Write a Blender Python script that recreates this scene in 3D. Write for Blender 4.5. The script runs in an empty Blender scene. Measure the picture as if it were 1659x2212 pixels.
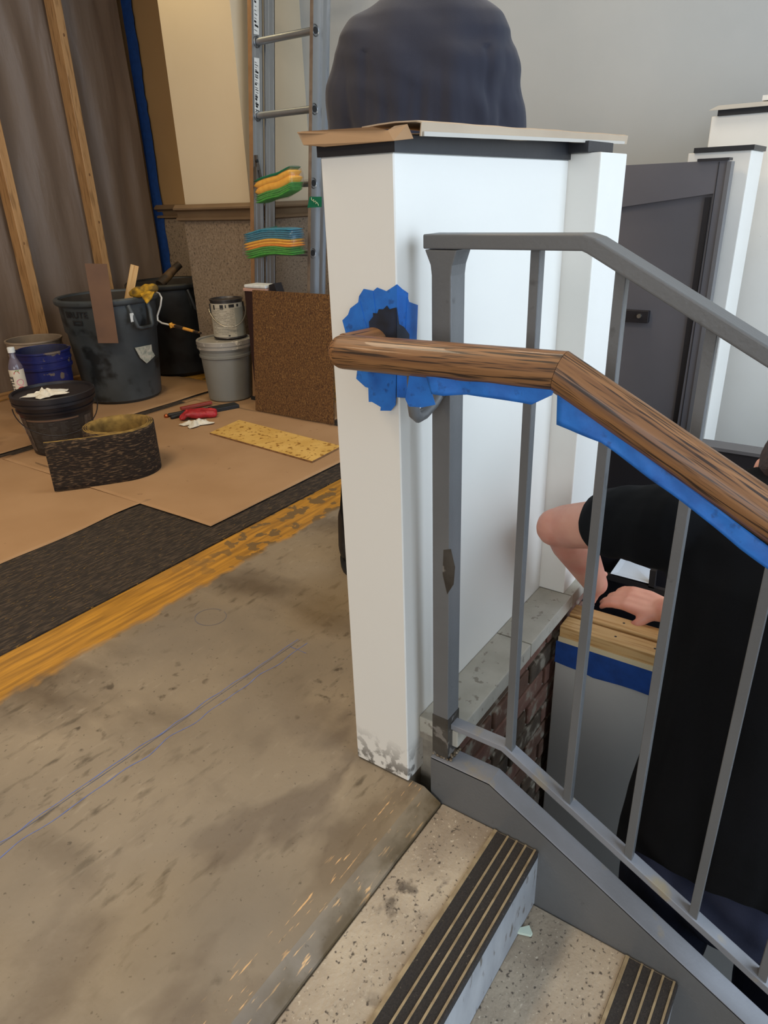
import bpy, bmesh, math, random
from mathutils import Vector, Matrix, noise
R_ = math.radians
C = bpy.context.scene.collection
random.seed(7)
# ------------------------------------------------------------------ camera
FPX = 1507.7; YAW, PIT, ROL = R_(35.62), R_(24.415), R_(-2.014); CAMZ = 1.16
f_ = Vector((math.cos(YAW)*math.cos(PIT), math.sin(YAW)*math.cos(PIT), -math.sin(PIT)))
r0 = Vector((math.sin(YAW), -math.cos(YAW), 0)); u0 = r0.cross(f_)
rr = r0*math.cos(ROL) + u0*math.sin(ROL); uu = -r0*math.sin(ROL) + u0*math.cos(ROL)
cam_d = bpy.data.cameras.new('camera'); cam = bpy.data.objects.new('camera', cam_d); C.objects.link(cam)
cam_d.sensor_fit = 'HORIZONTAL'; cam_d.sensor_width = 36; cam_d.lens = FPX/1659*36; cam_d.clip_start = .05
cam.matrix_world = Matrix(((rr.x, uu.x, -f_.x, 0), (rr.y, uu.y, -f_.y, 0), (rr.z, uu.z, -f_.z, CAMZ), (0, 0, 0, 1)))
bpy.context.scene.camera = cam
# ------------------------------------------------------------------ world, light, exposure
vs = bpy.context.scene.view_settings
vs.view_transform = 'Standard'; vs.look = 'None'; vs.gamma = 1; vs.use_curve_mapping = False; vs.exposure = 0.72
w = bpy.data.worlds.new('world'); bpy.context.scene.world = w; w.use_nodes = True
w.node_tree.nodes['Background'].inputs[0].default_value = (.75, .85, 1, 1); w.node_tree.nodes['Background'].inputs[1].default_value = .6
def area(name, loc, look, sx, sy, power, colr):
    d = bpy.data.lights.new(name, 'AREA'); d.shape = 'RECTANGLE'; d.size = sx; d.size_y = sy; d.energy = power; d.color = colr
    o = bpy.data.objects.new(name, d); C.objects.link(o); o.location = loc
    o.rotation_euler = (Vector(look)-Vector(loc)).to_track_quat('-Z', 'Y').to_euler(); return o
area('window_daylight', (1.6, -2.72, 1.55), (1.6, 1, .7), 4.2, 3.0, 104, (.66, .81, 1))
area('window_daylight_rear', (-3.3, -.6, 1.5), (1, .6, .6), 2.6, 2.0, 46, (.90, .94, 1))
area('ceiling_panel_hall', (.4, 2.2, 3.3), (.4, 2.2, 0), 1.2, .6, 34, (1, .80, .55))
area('ceiling_panel_hall_rear', (-1.8, 3.4, 3.3), (-1.8, 3.4, 0), 1.2, .6, 28, (1, .78, .52))
area('ceiling_panel_far', (2.4, 1.4, 3.3), (2.4, 1.4, 0), .6, .6, 14, (1, .88, .70))
sp = bpy.data.lights.new('column_spot', 'SPOT'); sp.energy = 22; sp.color = (1, .80, .42); sp.spot_size = R_(75); sp.spot_blend = .8; sp.shadow_soft_size = .05
so = bpy.data.objects.new('column_spot', sp); C.objects.link(so); so.location = (2.98, 3.62, 3.0)
so.rotation_euler = (Vector((3.3, 3.6, 2.15))-so.location).to_track_quat('-Z', 'Y').to_euler()
# ------------------------------------------------------------------ helpers
def at(x, y, ax, v):
    d = f_ + rr*((x-829.5)/FPX) - uu*((y-1106)/FPX); o = Vector((0, 0, CAMZ)); return o + d*((v-o[ax])/d[ax])
def hexc(h, a=1):
    h = h.lstrip('#'); c = [int(h[i:i+2], 16)/255 for i in (0, 2, 4)]
    return tuple(((v/12.92) if v <= .04045 else ((v+.055)/1.055)**2.4) for v in c) + (a,)
MATS = {}
def mat(name, c1, c2=None, scale=5, rough=.6, metal=0, bump=0, bscale=40, stretch=(1, 1, 1), lo=.35, hi=.65, detail=4,
        spots=None, sscale=30, slo=.62, shi=.68, trans=0, alpha=1, coat=0, spec=.5, sheen=0, bdist=.002, sub=0):
    m = bpy.data.materials.new(name); m.use_nodes = True; n = m.node_tree.nodes; L = m.node_tree.links
    b = n['Principled BSDF']; b.inputs['Base Color'].default_value = hexc(c1); b.inputs['Roughness'].default_value = rough
    b.inputs['Metallic'].default_value = metal; b.inputs['Transmission Weight'].default_value = trans; b.inputs['Alpha'].default_value = alpha
    b.inputs['Coat Weight'].default_value = coat; b.inputs['Specular IOR Level'].default_value = spec
    b.inputs['Sheen Weight'].default_value = sheen
    if sub: b.inputs['Subsurface Weight'].default_value = sub; b.inputs['Subsurface Scale'].default_value = .02
    tc = n.new('ShaderNodeTexCoord'); mp = n.new('ShaderNodeMapping'); mp.inputs['Scale'].default_value = stretch
    L.new(tc.outputs['Object'], mp.inputs['Vector']); out = None
    def ns(sc, det, vec=None):
        t = n.new('ShaderNodeTexNoise'); t.inputs['Scale'].default_value = sc; t.inputs['Detail'].default_value = det
        L.new((vec or mp).outputs[0], t.inputs['Vector']); return t.outputs['Fac']
    def rng(src, a, z):
        r = n.new('ShaderNodeMapRange'); r.inputs['From Min'].default_value = a; r.inputs['From Max'].default_value = z; L.new(src, r.inputs['Value']); return r.outputs[0]
    def mix(fac, A, B):
        x = n.new('ShaderNodeMix'); x.data_type = 'RGBA'; L.new(fac, x.inputs[0])
        for k, v in ((6, A), (7, B)):
            if isinstance(v, str): x.inputs[k].default_value = hexc(v)
            else: L.new(v, x.inputs[k])
        return x.outputs[2]
    if c2: out = mix(rng(ns(scale, detail), lo, hi), c1, c2)
    if spots: out = mix(rng(ns(sscale, 3), slo, shi), out or c1, spots)
    if out: L.new(out, b.inputs['Base Color'])
    if bump:
        bp = n.new('ShaderNodeBump'); bp.inputs['Strength'].default_value = bump; bp.inputs['Distance'].default_value = bdist
        L.new(ns(bscale, 4), bp.inputs['Height']); L.new(bp.outputs[0], b.inputs['Normal'])
    m['x'] = 1; MATS[name] = m; m_h[name] = (n, L, b, tc, mp, ns, rng, mix); return m
m_h = {}
WM = {}
class MB:
    def __init__(s): s.v = []; s.f = []
    def add(s, vs_, fs): k = len(s.v); s.v += [tuple(p) for p in vs_]; s.f += [tuple(i+k for i in f) for f in fs]; return s
    def box(s, lo, hi):
        x0, y0, z0 = lo; x1, y1, z1 = hi
        return s.hexa([(x0, y0, z0), (x1, y0, z0), (x1, y1, z0), (x0, y1, z0), (x0, y0, z1), (x1, y0, z1), (x1, y1, z1), (x0, y1, z1)])
    def hexa(s, p): return s.add(p, [(3, 2, 1, 0), (4, 5, 6, 7), (0, 1, 5, 4), (1, 2, 6, 5), (2, 3, 7, 6), (3, 0, 4, 7)])
    def bar(s, a, b, w, h, up=(0, 0, 1)):
        a = Vector(a); b = Vector(b); d = (b-a).normalized(); r = d.cross(Vector(up)).normalized(); u = r.cross(d)
        q = lambda c: [c - r*w/2 - u*h/2, c + r*w/2 - u*h/2, c + r*w/2 + u*h/2, c - r*w/2 + u*h/2]
        A = q(a); B = q(b); return s.add(A+B, [(3, 2, 1, 0), (4, 5, 6, 7), (0, 1, 5, 4), (1, 2, 6, 5), (2, 3, 7, 6), (3, 0, 4, 7)])
    def prism(s, poly, vec):      # polygon (3d points) extruded by vec
        n = len(poly); vec = Vector(vec); P = [Vector(p) for p in poly]; Q = [p+vec for p in P]
        return s.add(P+Q, [tuple(range(n)), tuple(range(2*n-1, n-1, -1))] + [(i, i+n, (i+1) % n+n, (i+1) % n) for i in range(n)])
    def loft(s, rings, cap=True, closed=False):
        k = len(rings[0]); vs_ = [p for r in rings for p in r]; fs = []
        m = len(rings)
        for i in range(m if closed else m-1):
            for j in range(k):
                a = i*k+j; b = i*k+(j+1) % k; c = ((i+1) % m)*k+(j+1) % k; d = ((i+1) % m)*k+j; fs.append((a, b, c, d))
        if cap and not closed: fs += [tuple(range(k))[::-1], tuple(range((m-1)*k, m*k))]
        return s.add(vs_, fs)
    def tube(s, pts, r, n=12, caps='flat', closed=False):
        P = [Vector(p) for p in pts]; R = r if isinstance(r, (list, tuple)) else [r]*len(P)
        rings = []; up = None
        for i, p in enumerate(P):
            if closed: d = (P[(i+1) % len(P)] - P[i-1]).normalized()
            else: d = (P[min(i+1, len(P)-1)] - P[max(i-1, 0)]).normalized()
            if up is None: up = Vector((0, 0, 1)) if abs(d.z) < .9 else Vector((1, 0, 0))
            a = d.cross(up).normalized(); up = a.cross(d).normalized()
            rings.append([p + (a*math.cos(t) + up*math.sin(t))*R[i] for t in [2*math.pi*j/n for j in range(n)]])
        if caps == 'round' and not closed:
            def dome(ring, p, d, rad): return [[p + (q-p)*math.cos(t) + d*rad*math.sin(t) for q in ring] for t in (R_(25), R_(50), R_(72), R_(86))]
            d0 = (P[0]-P[1]).normalized(); d1 = (P[-1]-P[-2]).normalized()
            rings = dome(rings[0], P[0], d0, R[0])[::-1] + rings + dome(rings[-1], P[-1], d1, R[-1])
        return s.loft(rings, closed=closed)
    def lathe(s, prof, n=40, c=(0, 0, 0), sq=1):
        rings = [[(c[0]+r*math.cos(2*math.pi*j/n), c[1]+r*math.sin(2*math.pi*j/n)*sq, c[2]+z) for j in range(n)] for r, z in prof]
        return s.loft(rings, cap=False)
    def sphere(s, c, r, n=12, m=8):
        c = Vector(c); r = Vector(r if isinstance(r, (tuple, list)) else (r, r, r)); rings = []
        for i in range(m+1):
            t = -math.pi/2 + math.pi*i/m; t = max(min(t, 1.55), -1.55)
            rings.append([c + Vector((r.x*math.cos(t)*math.cos(2*math.pi*j/n), r.y*math.cos(t)*math.sin(2*math.pi*j/n), r.z*math.sin(t))) for j in range(n)])
        return s.loft(rings)
    def grid(s, fn, nu, nv):
        vs_ = [fn(i/nu, j/nv) for i in range(nu+1) for j in range(nv+1)]
        return s.add(vs_, [(i*(nv+1)+j, (i+1)*(nv+1)+j, (i+1)*(nv+1)+j+1, i*(nv+1)+j+1) for i in range(nu) for j in range(nv)])
    def build(s, name, m, parent=None, smooth=None, bevel=0, segs=2, solid=0, frame=None, remesh=0, sm_it=6, disp=None, sub=0, tri=False):
        me = bpy.data.meshes.new(name); me.from_pydata([tuple(p) for p in s.v], [], s.f); me.update()
        bm = bmesh.new(); bm.from_mesh(me)
        if not remesh: bmesh.ops.recalc_face_normals(bm, faces=bm.faces)
        if bevel: bmesh.ops.bevel(bm, geom=[e for e in bm.edges if len(e.link_faces) == 2 and e.calc_face_angle(0) > .5], offset=bevel, segments=segs, affect='EDGES', profile=.6, clamp_overlap=True)
        bm.to_mesh(me); bm.free()
        o = bpy.data.objects.new(name, me); C.objects.link(o)
        if remesh or solid or sub:
            if solid: q = o.modifiers.new('s', 'SOLIDIFY'); q.thickness = solid; q.offset = 0
            if sub: q = o.modifiers.new('u', 'SUBSURF'); q.levels = sub; q.render_levels = sub
            if remesh:
                q = o.modifiers.new('r', 'REMESH'); q.mode = 'VOXEL'; q.voxel_size = remesh; q.use_smooth_shade = True
                q = o.modifiers.new('m', 'SMOOTH'); q.iterations = sm_it; q.factor = .5
            dg = bpy.context.evaluated_depsgraph_get(); me2 = bpy.data.meshes.new_from_object(o.evaluated_get(dg)); o.modifiers.clear(); o.data = me2; me = me2; me.name = name
        if disp:
            no = [v.normal.copy() for v in me.vertices]
            for v, nn in zip(me.vertices, no): v.co += nn*disp(v.co, nn)
            me.update()
        if m: me.materials.clear(); me.materials.append(m)
        if smooth or remesh:
            me.polygons.foreach_set('use_smooth', [True]*len(me.polygons))
            if smooth and smooth is not True: me.set_sharp_from_angle(angle=R_(smooth))
        wm = Matrix.Identity(4)
        if frame is not None: me.transform(frame.inverted()); wm = frame.copy()
        elif not parent and me.vertices:      # origin at the base centre of a top-level mesh is left at the world origin so textures stay in metres
            pass
        o.matrix_basis = wm; WM[o.name] = wm
        if parent: o.parent = parent; o.matrix_parent_inverse = WM[parent.name].inverted()
        return o
def fr(o, x, up=(0, 0, 1)):     # frame with local X along x
    x = Vector(x).normalized(); y = Vector(up).cross(x).normalized(); z = x.cross(y)
    return Matrix(((x.x, y.x, z.x, o[0]), (x.y, y.y, z.y, o[1]), (x.z, y.z, z.z, o[2]), (0, 0, 0, 1)))
def tag(o, label, cat, group=None, kind=None):
    o['label'] = label; o['category'] = cat
    if group: o['group'] = group
    if kind: o['kind'] = kind
    return o
def thing(name, loc, label, cat, group=None, rz=0):
    o = bpy.data.objects.new(name, None); C.objects.link(o); o.location = loc; o.rotation_euler = (0, 0, rz); o.empty_display_size = .1
    o.matrix_basis = WM[o.name] = Matrix.Translation(loc) @ Matrix.Rotation(rz, 4, 'Z'); tag(o, label, cat, group); return o
def struct(o): o['kind'] = 'structure'; return o
def B(lo, hi): return MB().box(lo, hi)
def text_mesh(txt, size, name, m, parent, place, ext=.0004, bold=0):   # place: function (u,v,w)->world
    cu = bpy.data.curves.new('t', 'FONT'); cu.body = txt; cu.size = size; cu.extrude = ext; cu.offset = bold; cu.resolution_u = 3
    t = bpy.data.objects.new('t', cu); C.objects.link(t); dg = bpy.context.evaluated_depsgraph_get()
    me = bpy.data.meshes.new_from_object(t.evaluated_get(dg)); bpy.data.objects.remove(t)
    vs_ = [place(v.co.x, v.co.y, v.co.z) for v in me.vertices]; fs = [tuple(p.vertices) for p in me.polygons]
    return MB().add(vs_, fs).build(name, m, parent)
nz = noise.noise
# ------------------------------------------------------------------ materials
M_wall = mat('cool_gray_paint', '#acb0b0', '#b2b5b4', 2, .85, bump=.15, bscale=300, bdist=.0006)
M_cream = mat('cream_wall_paint', '#c8b79a', '#cdbc9f', 2, .85, bump=.12, bscale=260, bdist=.0006)
M_white = mat('white_painted_board', '#dedad0', '#e3dfd6', 3, .42, bump=.12, bscale=160, bdist=.0008, spots='#c9c4b8', sscale=60, slo=.74, shi=.8)
M_whitedirt = mat('scuffed_white_paint', '#dedad0', '#e3dfd6', 3, .42, bump=.12, bscale=160, bdist=.0008)
n, L, b, tc, mp, ns, rng, mix = m_h['scuffed_white_paint']
sx = n.new('ShaderNodeSeparateXYZ'); L.new(tc.outputs['Object'], sx.inputs[0])
hgt = rng(sx.outputs[2], .10, .0); nn_ = rng(ns(45, 5), .47, .56); mu = n.new('ShaderNodeMath'); mu.operation = 'MULTIPLY'
L.new(hgt, mu.inputs[0]); L.new(nn_, mu.inputs[1]); L.new(mix(mu.outputs[0], '#dedad0', '#4b443c'), b.inputs['Base Color'])
M_ceil = mat('ceiling_white', '#d8d4cc', rough=.9)
M_wains = mat('speckled_wainscot_vinyl', '#7d6c58', '#978570', 90, .6, bump=.2, bscale=120, bdist=.0006, spots='#5f5245', sscale=70, slo=.58, shi=.66)
M_trimb = mat('taupe_rail_paint', '#6f5a43', '#77624a', 4, .4)
M_conc = mat('stained_concrete', '#8d7e69', '#a39279', 2.2, .55, bump=.35, bscale=60, detail=8, lo=.3, hi=.7, bdist=.0015)
n, L, b, tc, mp, ns, rng, mix = m_h['stained_concrete']
def grow(nd, src_a, op, v):
    q = nd.new('ShaderNodeMath'); q.operation = op; LL.new(src_a, q.inputs[0])
    if isinstance(v, (int, float)): q.inputs[1].default_value = v
    else: LL.new(v, q.inputs[1])
    return q.outputs[0]
LL = L
sx = n.new('ShaderNodeSeparateXYZ'); L.new(tc.outputs['Object'], sx.inputs[0]); Y = sx.outputs[1]; X = sx.outputs[0]
base = mix(rng(ns(2.2, 9), .3, .7), '#756a5b', '#92846f')
mp2 = n.new('ShaderNodeMapping'); mp2.inputs['Scale'].default_value = (1.6, .8, 1); mp2.inputs['Rotation'].default_value = (0, 0, .5); mp2.inputs['Location'].default_value = (3.1, 1.4, 0); L.new(tc.outputs['Object'], mp2.inputs[0])
st = rng(ns(2.1, 6, mp2), .53, .70)
base = mix(st, base, '#5b4f41')
st2 = rng(ns(26, 6), .60, .70); st3 = rng(ns(1.7, 2), .47, .60); base = mix(grow(n, st2, 'MULTIPLY', st3), base, '#4c4235')
base = mix(grow(n, rng(ns(90, 3), .66, .72), 'MULTIPLY', .6), base, '#3d352b')
mp6 = n.new('ShaderNodeMapping'); mp6.inputs['Scale'].default_value = (3, 8, 1); mp6.inputs['Rotation'].default_value = (0, 0, .35); L.new(tc.outputs['Object'], mp6.inputs[0])
base = mix(grow(n, grow(n, rng(ns(5, 7, mp6), .56, .70), 'MULTIPLY', rng(ns(2.6, 2), .45, .60)), 'MULTIPLY', .8), base, '#4d4437')
base = mix(grow(n, grow(n, rng(ns(7, 9, mp6), .60, .74), 'MULTIPLY', .22), 'MULTIPLY', rng(ns(2.1, 2), .4, .6)), base, '#bdb19c')
mp7 = n.new('ShaderNodeMapping'); mp7.inputs['Location'].default_value = (5.3, 2.2, 0); mp7.inputs['Scale'].default_value = (1, 1.5, 1); L.new(tc.outputs['Object'], mp7.inputs[0])
base = mix(grow(n, grow(n, rng(ns(4.2, 4, mp7), .50, .60), 'MULTIPLY', .55), 'MULTIPLY', rng(Y, 1.15, .80)), base, '#55483d')
base = mix(grow(n, rng(ns(1.3, 2), .50, .68), 'MULTIPLY', .35), base, '#8a6f3d')
# adhesive band along the carpet, ragged edge
jag = grow(n, grow(n, ns(9, 6), 'SUBTRACT', .5), 'MULTIPLY', .12)
yj = grow(n, Y, 'ADD', jag)
band = rng(yj, 1.655, 1.685)
mp3 = n.new('ShaderNodeMapping'); mp3.inputs['Scale'].default_value = (1.2, 14, 1); L.new(tc.outputs['Object'], mp3.inputs[0])
glue = mix(rng(ns(4, 5, mp3), .35, .62), '#b9852c', '#8d6424')
chip = grow(n, rng(ns(17, 5), .53, .56), 'MULTIPLY', rng(X, 1.2, 1.6)); glue = mix(chip, glue, '#6c5533')
base = mix(band, base, glue)
# patched strip beside the step, pale streaks
mp4 = n.new('ShaderNodeMapping'); mp4.inputs['Scale'].default_value = (4.0, 34, 1); mp4.inputs['Rotation'].default_value = (0, 0, -.06); L.new(tc.outputs['Object'], mp4.inputs[0])
edge = rng(Y, .665, .64); strk = grow(n, rng(ns(5, 3, mp4), .62, .68), 'MULTIPLY', edge)
base = mix(grow(n, edge, 'MULTIPLY', .25), base, '#85755f'); base = mix(strk, base, '#d3a873')
dk = grow(n, rng(Y, .60, .566), 'MULTIPLY', rng(ns(12, 4), .4, .6)); base = mix(dk, base, '#5a4a30')
L.new(base, b.inputs['Base Color'])
rq = rng(ns(3, 4), .3, .7); rr2 = grow(n, grow(n, rq, 'MULTIPLY', .25), 'ADD', .42); L.new(rr2, b.inputs['Roughness'])
M_lower = mat('lower_floor_gray', '#6b6f74', '#747a80', 3, .6)
M_tread = mat('worn_cast_tread', '#9d8f7b', '#b3a48e', 7, .85, bump=.9, bscale=110, spots='#55493d', sscale=75, slo=.66, shi=.74, detail=8, bdist=.002)
n, L, b, tc, mp, ns, rng, mix = m_h['worn_cast_tread']; LL = L
base = mix(rng(ns(6, 8), .35, .68), '#8c7d6a', '#b5a68f'); base = mix(rng(ns(120, 3), .60, .70), base, '#544a3f')
base = mix(rng(ns(150, 2), .64, .72), base, '#b9ab95')
base = mix(grow(n, rng(ns(30, 6), .52, .62), 'MULTIPLY', rng(ns(4.5, 2), .56, .66)), base, '#40362d'); L.new(base, b.inputs['Base Color'])
M_riser = mat('gray_painted_riser', '#8f9193', '#a3a5a6', 18, .6, bump=.4, bscale=60, stretch=(1, 1, .4), spots='#6b665f', sscale=40)
M_grit = mat('black_abrasive_grit', '#26221f', '#352f2a', 300, .9, bump=1, bscale=500, spots='#5c5247', sscale=200, slo=.68, shi=.74)
M_rib = mat('worn_nosing_rib', '#a89574', '#8a775a', 40, .5, metal=.3)
M_steel = mat('gray_painted_steel', '#5d5d5c', '#666665', 4, .42, bump=.5, bscale=170, bdist=.0007, spots='#4b4a48', sscale=22, slo=.70, shi=.78)
M_steelw = mat('worn_steel_rail', '#85868a', '#77787b', 6, .45, bump=.4, bscale=150, bdist=.0007, spots='#93876f', sscale=13, slo=.60, shi=.72)
M_bare = mat('scraped_bare_steel', '#5b5853', '#403b35', 14, .4, metal=.4, spots='#84807a', sscale=25, slo=.58, shi=.62)
def wood(name, a, bb, dark, ax=60, rough=.38, gr=3.2, fx=7, lo=.52, hi=.66):
    m = mat(name, a, bb, 1.0, rough, bump=.25, bscale=1.6, stretch=(2.2, ax, ax), lo=.38, hi=.62, detail=5, coat=.15, bdist=.0008)
    n, L, b, tc, mp, ns, rng, mix = m_h[name]
    base = mix(rng(ns(1.0, 5), .35, .65), a, bb)
    m2 = n.new('ShaderNodeMapping'); m2.inputs['Scale'].default_value = (fx, ax*gr, ax*gr); L.new(tc.outputs['Object'], m2.inputs[0])
    base = mix(rng(ns(1.0, 2, m2), lo, hi), base, dark); L.new(base, b.inputs['Base Color']); return m
M_oak = wood('stained_oak', '#93683f', '#6f4a2b', '#2e1c0e', 70, .5, 5.0, 12, .50, .62)
M_pine = wood('raw_pine', '#d8b27a', '#c99c60', '#b98a50', 30, .6)
M_stud = wood('pine_stud', '#b9905f', '#a98051', '#8f6a3f', 22, .7)
M_tape = mat('blue_masking_tape', '#1f6fc4', '#1a5eae', 30, .6, bump=.6, bscale=45, bdist=.002, spots='#174f93', sscale=70, slo=.60, shi=.72)
M_tapeD = mat('blue_wall_tape', '#17448a', '#133a78', 30, .65, bump=.4, bscale=60)
M_smear = mat('black_smear', '#14161c', '#1f2a3d', 30, .5)
M_black = mat('black_cap_paint', '#17171b', rough=.45, bump=.2, bscale=60)
M_kraft = mat('kraft_paper', '#a5835f', '#9b7955', 3, .8, bump=.2, bscale=20, spots='#7d5f42', sscale=28, slo=.70, shi=.78, detail=6)
M_kraftcap = mat('kraft_cap_paper', '#a8947c', '#b39f86', 3, .75, bump=.15, bscale=30)
M_film = mat('shiny_paper_edge', '#b9b2a6', rough=.25)
M_grayp = mat('gray_panel_paint', '#bab5ab', '#b1aca3', 3, .5, bump=.15, bscale=150, bdist=.0006)
M_door = mat('charcoal_door', '#5b5a5e', '#615f63', 3, .38)
M_dk = mat('near_black_brown', '#1b181c', rough=.5)
M_stone = mat('cast_stone_ledge', '#a8a293', '#b6b0a1', 14, .85, bump=.4, bscale=150, spots='#8d8577', sscale=50, bdist=.001)
M_mortar = mat('gray_mortar', '#857c6e', '#9b9282', 30, .95, bump=.6, bscale=90)
M_brick = [mat('brown_brick_%d' % i, c, d, 22, .9, bump=.9, bscale=70, spots='#948a78', sscale=22, slo=.56, shi=.66) for i, (c, d) in enumerate([('#5b4030', '#6f5140'), ('#4b3a2a', '#5f4b38'), ('#6e4a3c', '#80604f'), ('#43372a', '#594a39')])]
M_alu = mat('brushed_aluminium', '#aeb2b6', '#9da2a6', 3, .38, metal=.85, stretch=(1, 1, .15), bump=.2, bscale=80)
M_aluw = mat('warm_lit_flange', '#a07a56', '#8f6d4c', 20, .5, metal=.35)  # warm light on the ladder's front flange, painted into its colour
M_label = mat('white_sticker', '#d9dcda', '#c8ccca', 50, .5)
M_ink = mat('black_ink', '#17181a', rough=.6)
M_can = mat('gray_trash_plastic', '#43494c', '#353b3d', 5, .5, bump=.25, bscale=40, spots='#1b1f20', sscale=7, slo=.56, shi=.66)
M_can2 = mat('dark_trash_plastic', '#272a2b', '#1c1f20', 5, .5, bump=.25, bscale=40, spots='#101213', sscale=6, slo=.54, shi=.66)
M_canin = mat('dirty_can_inside', '#2e2822', '#3b342b', 8, .8)
M_bucket = mat('gray_bucket_plastic', '#77766f', '#7f7e76', 4, .45)
M_lid = mat('paint_splashed_lid', '#9b958a', '#8e887d', 12, .45, spots='#cfc8b8', sscale=20, slo=.6, shi=.66)
M_blue = mat('blue_bucket_plastic', '#171f5c', '#131a4e', 6, .4, spots='#6b5f52', sscale=16, slo=.58, shi=.62)
M_clear = mat('dusty_clear_bucket', '#8b7a66', '#9a8974', 8, .6)
M_bk = mat('black_bucket_plastic', '#17151a', '#1f1c20', 8, .42)
M_lab = mat('dark_product_label', '#26211e', '#332d28', 30, .6)
M_cart = mat('white_carton', '#b3a793', '#a89c88', 6, .8)
M_red = mat('red_plastic', '#a11520', '#c01d28', 10, .35)
M_glove = mat('white_nitrile_glove', '#d9d4c5', '#c9c3b2', 20, .5, bump=.5, bscale=60)
M_gred = mat('red_coated_glove', '#b5252c', '#8e1c22', 20, .5)
M_cpt = mat('looped_brown_carpet', '#4a2f16', '#6d4b25', 160, .95, bump=1, bscale=220, lo=.42, hi=.58, spots='#8f6c3c', sscale=190, slo=.60, shi=.66, stretch=(1, 1, .6), bdist=.003)
M_cdk = mat('dark_ribbed_carpet', '#241d17', '#4a3d30', 24, .95, bump=1, bscale=28, stretch=(1, 5, 1), bdist=.006, spots='#8a6a2d', sscale=60, slo=.66, shi=.72, lo=.45, hi=.68)
M_coil = mat('carpet_roll_pile', '#231a14', '#6f5941', 38, .95, bump=1, bscale=44, stretch=(1, 1, 4.5), lo=.52, hi=.70, bdist=.006)
M_coilin = mat('yellow_adhesive_backing', '#96793d', '#6b5429', 26, .9, bump=.8, bscale=50)
M_ply = mat('glued_plywood_offcut', '#d0a95c', '#c39a4c', 9, .75, spots='#8f6320', sscale=34, slo=.58, shi=.64, detail=6, bump=.5, bscale=80)
M_plyedge = mat('plywood_edge', '#6b4a2c', '#8a6540', 40, .8)
M_plast = mat('hazy_plastic_sheet', '#7d6b5b', '#857363', 2, .5, bump=.30, bscale=9, stretch=(3, 1, .6), alpha=.80, bdist=.02, spec=.5)
M_brownw = mat('brown_backing_wall', '#5a4334', '#4b382b', 2, .8)
M_skin = mat('light_skin', '#d79a80', '#cf8f78', 12, .5, bump=.15, bscale=150, bdist=.0006, sub=.12, spots='#c67c68', sscale=9, slo=.5, shi=.75)
M_hair = mat('short_brown_hair', '#3a241a', '#241510', 200, .7, bump=1, bscale=250)
M_navy = mat('faded_navy_cotton', '#1d1e2b', '#24242f', 5, .9, bump=.5, bscale=700, sheen=.15, bdist=.0006)
M_blk = mat('black_cotton', '#060607', '#09090b', 6, .95, spec=.2, bump=.3, bscale=500, bdist=.0006)
M_jean = mat('dark_navy_trousers', '#1c2136', '#252b42', 8, .9, bump=.4, bscale=400)
M_shoe = mat('black_work_boot', '#141414', rough=.5)
M_clrf = mat('clear_wrap', '#ffffff', rough=.10, trans=.9, alpha=.24, coat=1, bump=.8, bscale=30, bdist=.006)
M_teal = mat('teal_microfiber', '#2f6f86', '#3a7f95', 60, .95, bump=.6, bscale=300)
M_yel = mat('yellow_microfiber', '#e0a02c', '#e8ab3a', 60, .95, bump=.6, bscale=300)
M_org = mat('orange_microfiber', '#d98322', '#e38f2e', 60, .95, bump=.6, bscale=300)
M_grn = mat('green_microfiber', '#4f9c3f', '#3f8a36', 60, .95, bump=.6, bscale=300)
M_grnl = mat('green_wrapper_label', '#0c6b4c', '#0a5f44', 10, .4)
M_crl = mat('cream_print', '#d8dab0', rough=.5)
M_chalk = mat('blue_chalk', '#5f6ea6', '#7480b0', 60, .9, alpha=.85)
M_wire = mat('white_roller_wire', '#c9c7c0', rough=.35)
M_zinc = mat('zinc_wire', '#b9b4a8', rough=.3, metal=.9)
M_yb = mat('yellow_cloth', '#c99a1c', '#5d4712', 22, .8, bump=.6, bscale=60)
M_glass = mat('window_glass', '#ffffff', rough=.02, trans=1, alpha=.15)
M_frame = mat('dark_window_frame', '#2c2c2e', rough=.4)
M_lens = mat('lamp_diffuser', '#fff3dd', rough=.5)
# ------------------------------------------------------------------ setting
LOW = -.96; LEDGE = .56; BACK = 3.88
fl = MB(); fl.prism([(-4, .60, -.12), (-4, 5.2, -.12), (4.1, 5.2, -.12), (4.1, .64, -.12), (3.0, .64, -.12), (3.0, .83, -.12), (1.80, .83, -.12), (1.80, .64, -.12), (.95, .64, -.12), (.95, .60, -.12)], (0, 0, .12))
lipn = 90; lt = [(-4+4.95*i/lipn, .60, 0) for i in range(lipn+1)]; lb = [(x, LEDGE+.004*nz(Vector((x*16, 1, 0))), -.024) for x, y, z in lt]; lc = [(x, y, -.12) for x, y, z in lb]
fl.add(lt+lb+lc, [(i, i+1, lipn+1+i+1, lipn+1+i) for i in range(lipn)]+[(lipn+1+i, lipn+1+i+1, 2*lipn+2+i+1, 2*lipn+2+i) for i in range(lipn)]+[(lipn, lipn+1+lipn, 2*lipn+2+lipn)])
floor = struct(fl.build('floor', M_conc)); floor['label'] = 'stained concrete floor with yellow adhesive band'
B((-4, -2.9, LOW-.1), (4.1, 5.2, LOW)).build('floor', M_lower)['kind'] = 'structure'
B((-4, -2.9, -.12), (-.86, LEDGE, 0)).build('floor', M_conc)['kind'] = 'structure'
B((-4.1, -3.0, 3.4), (4.1, 5.3, 3.5)).build('ceiling', M_ceil)['kind'] = 'structure'
B((BACK, -3.0, -1), (4.1, 5.2, 3.4)).build('wall_back', M_wall)['kind'] = 'structure'
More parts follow.
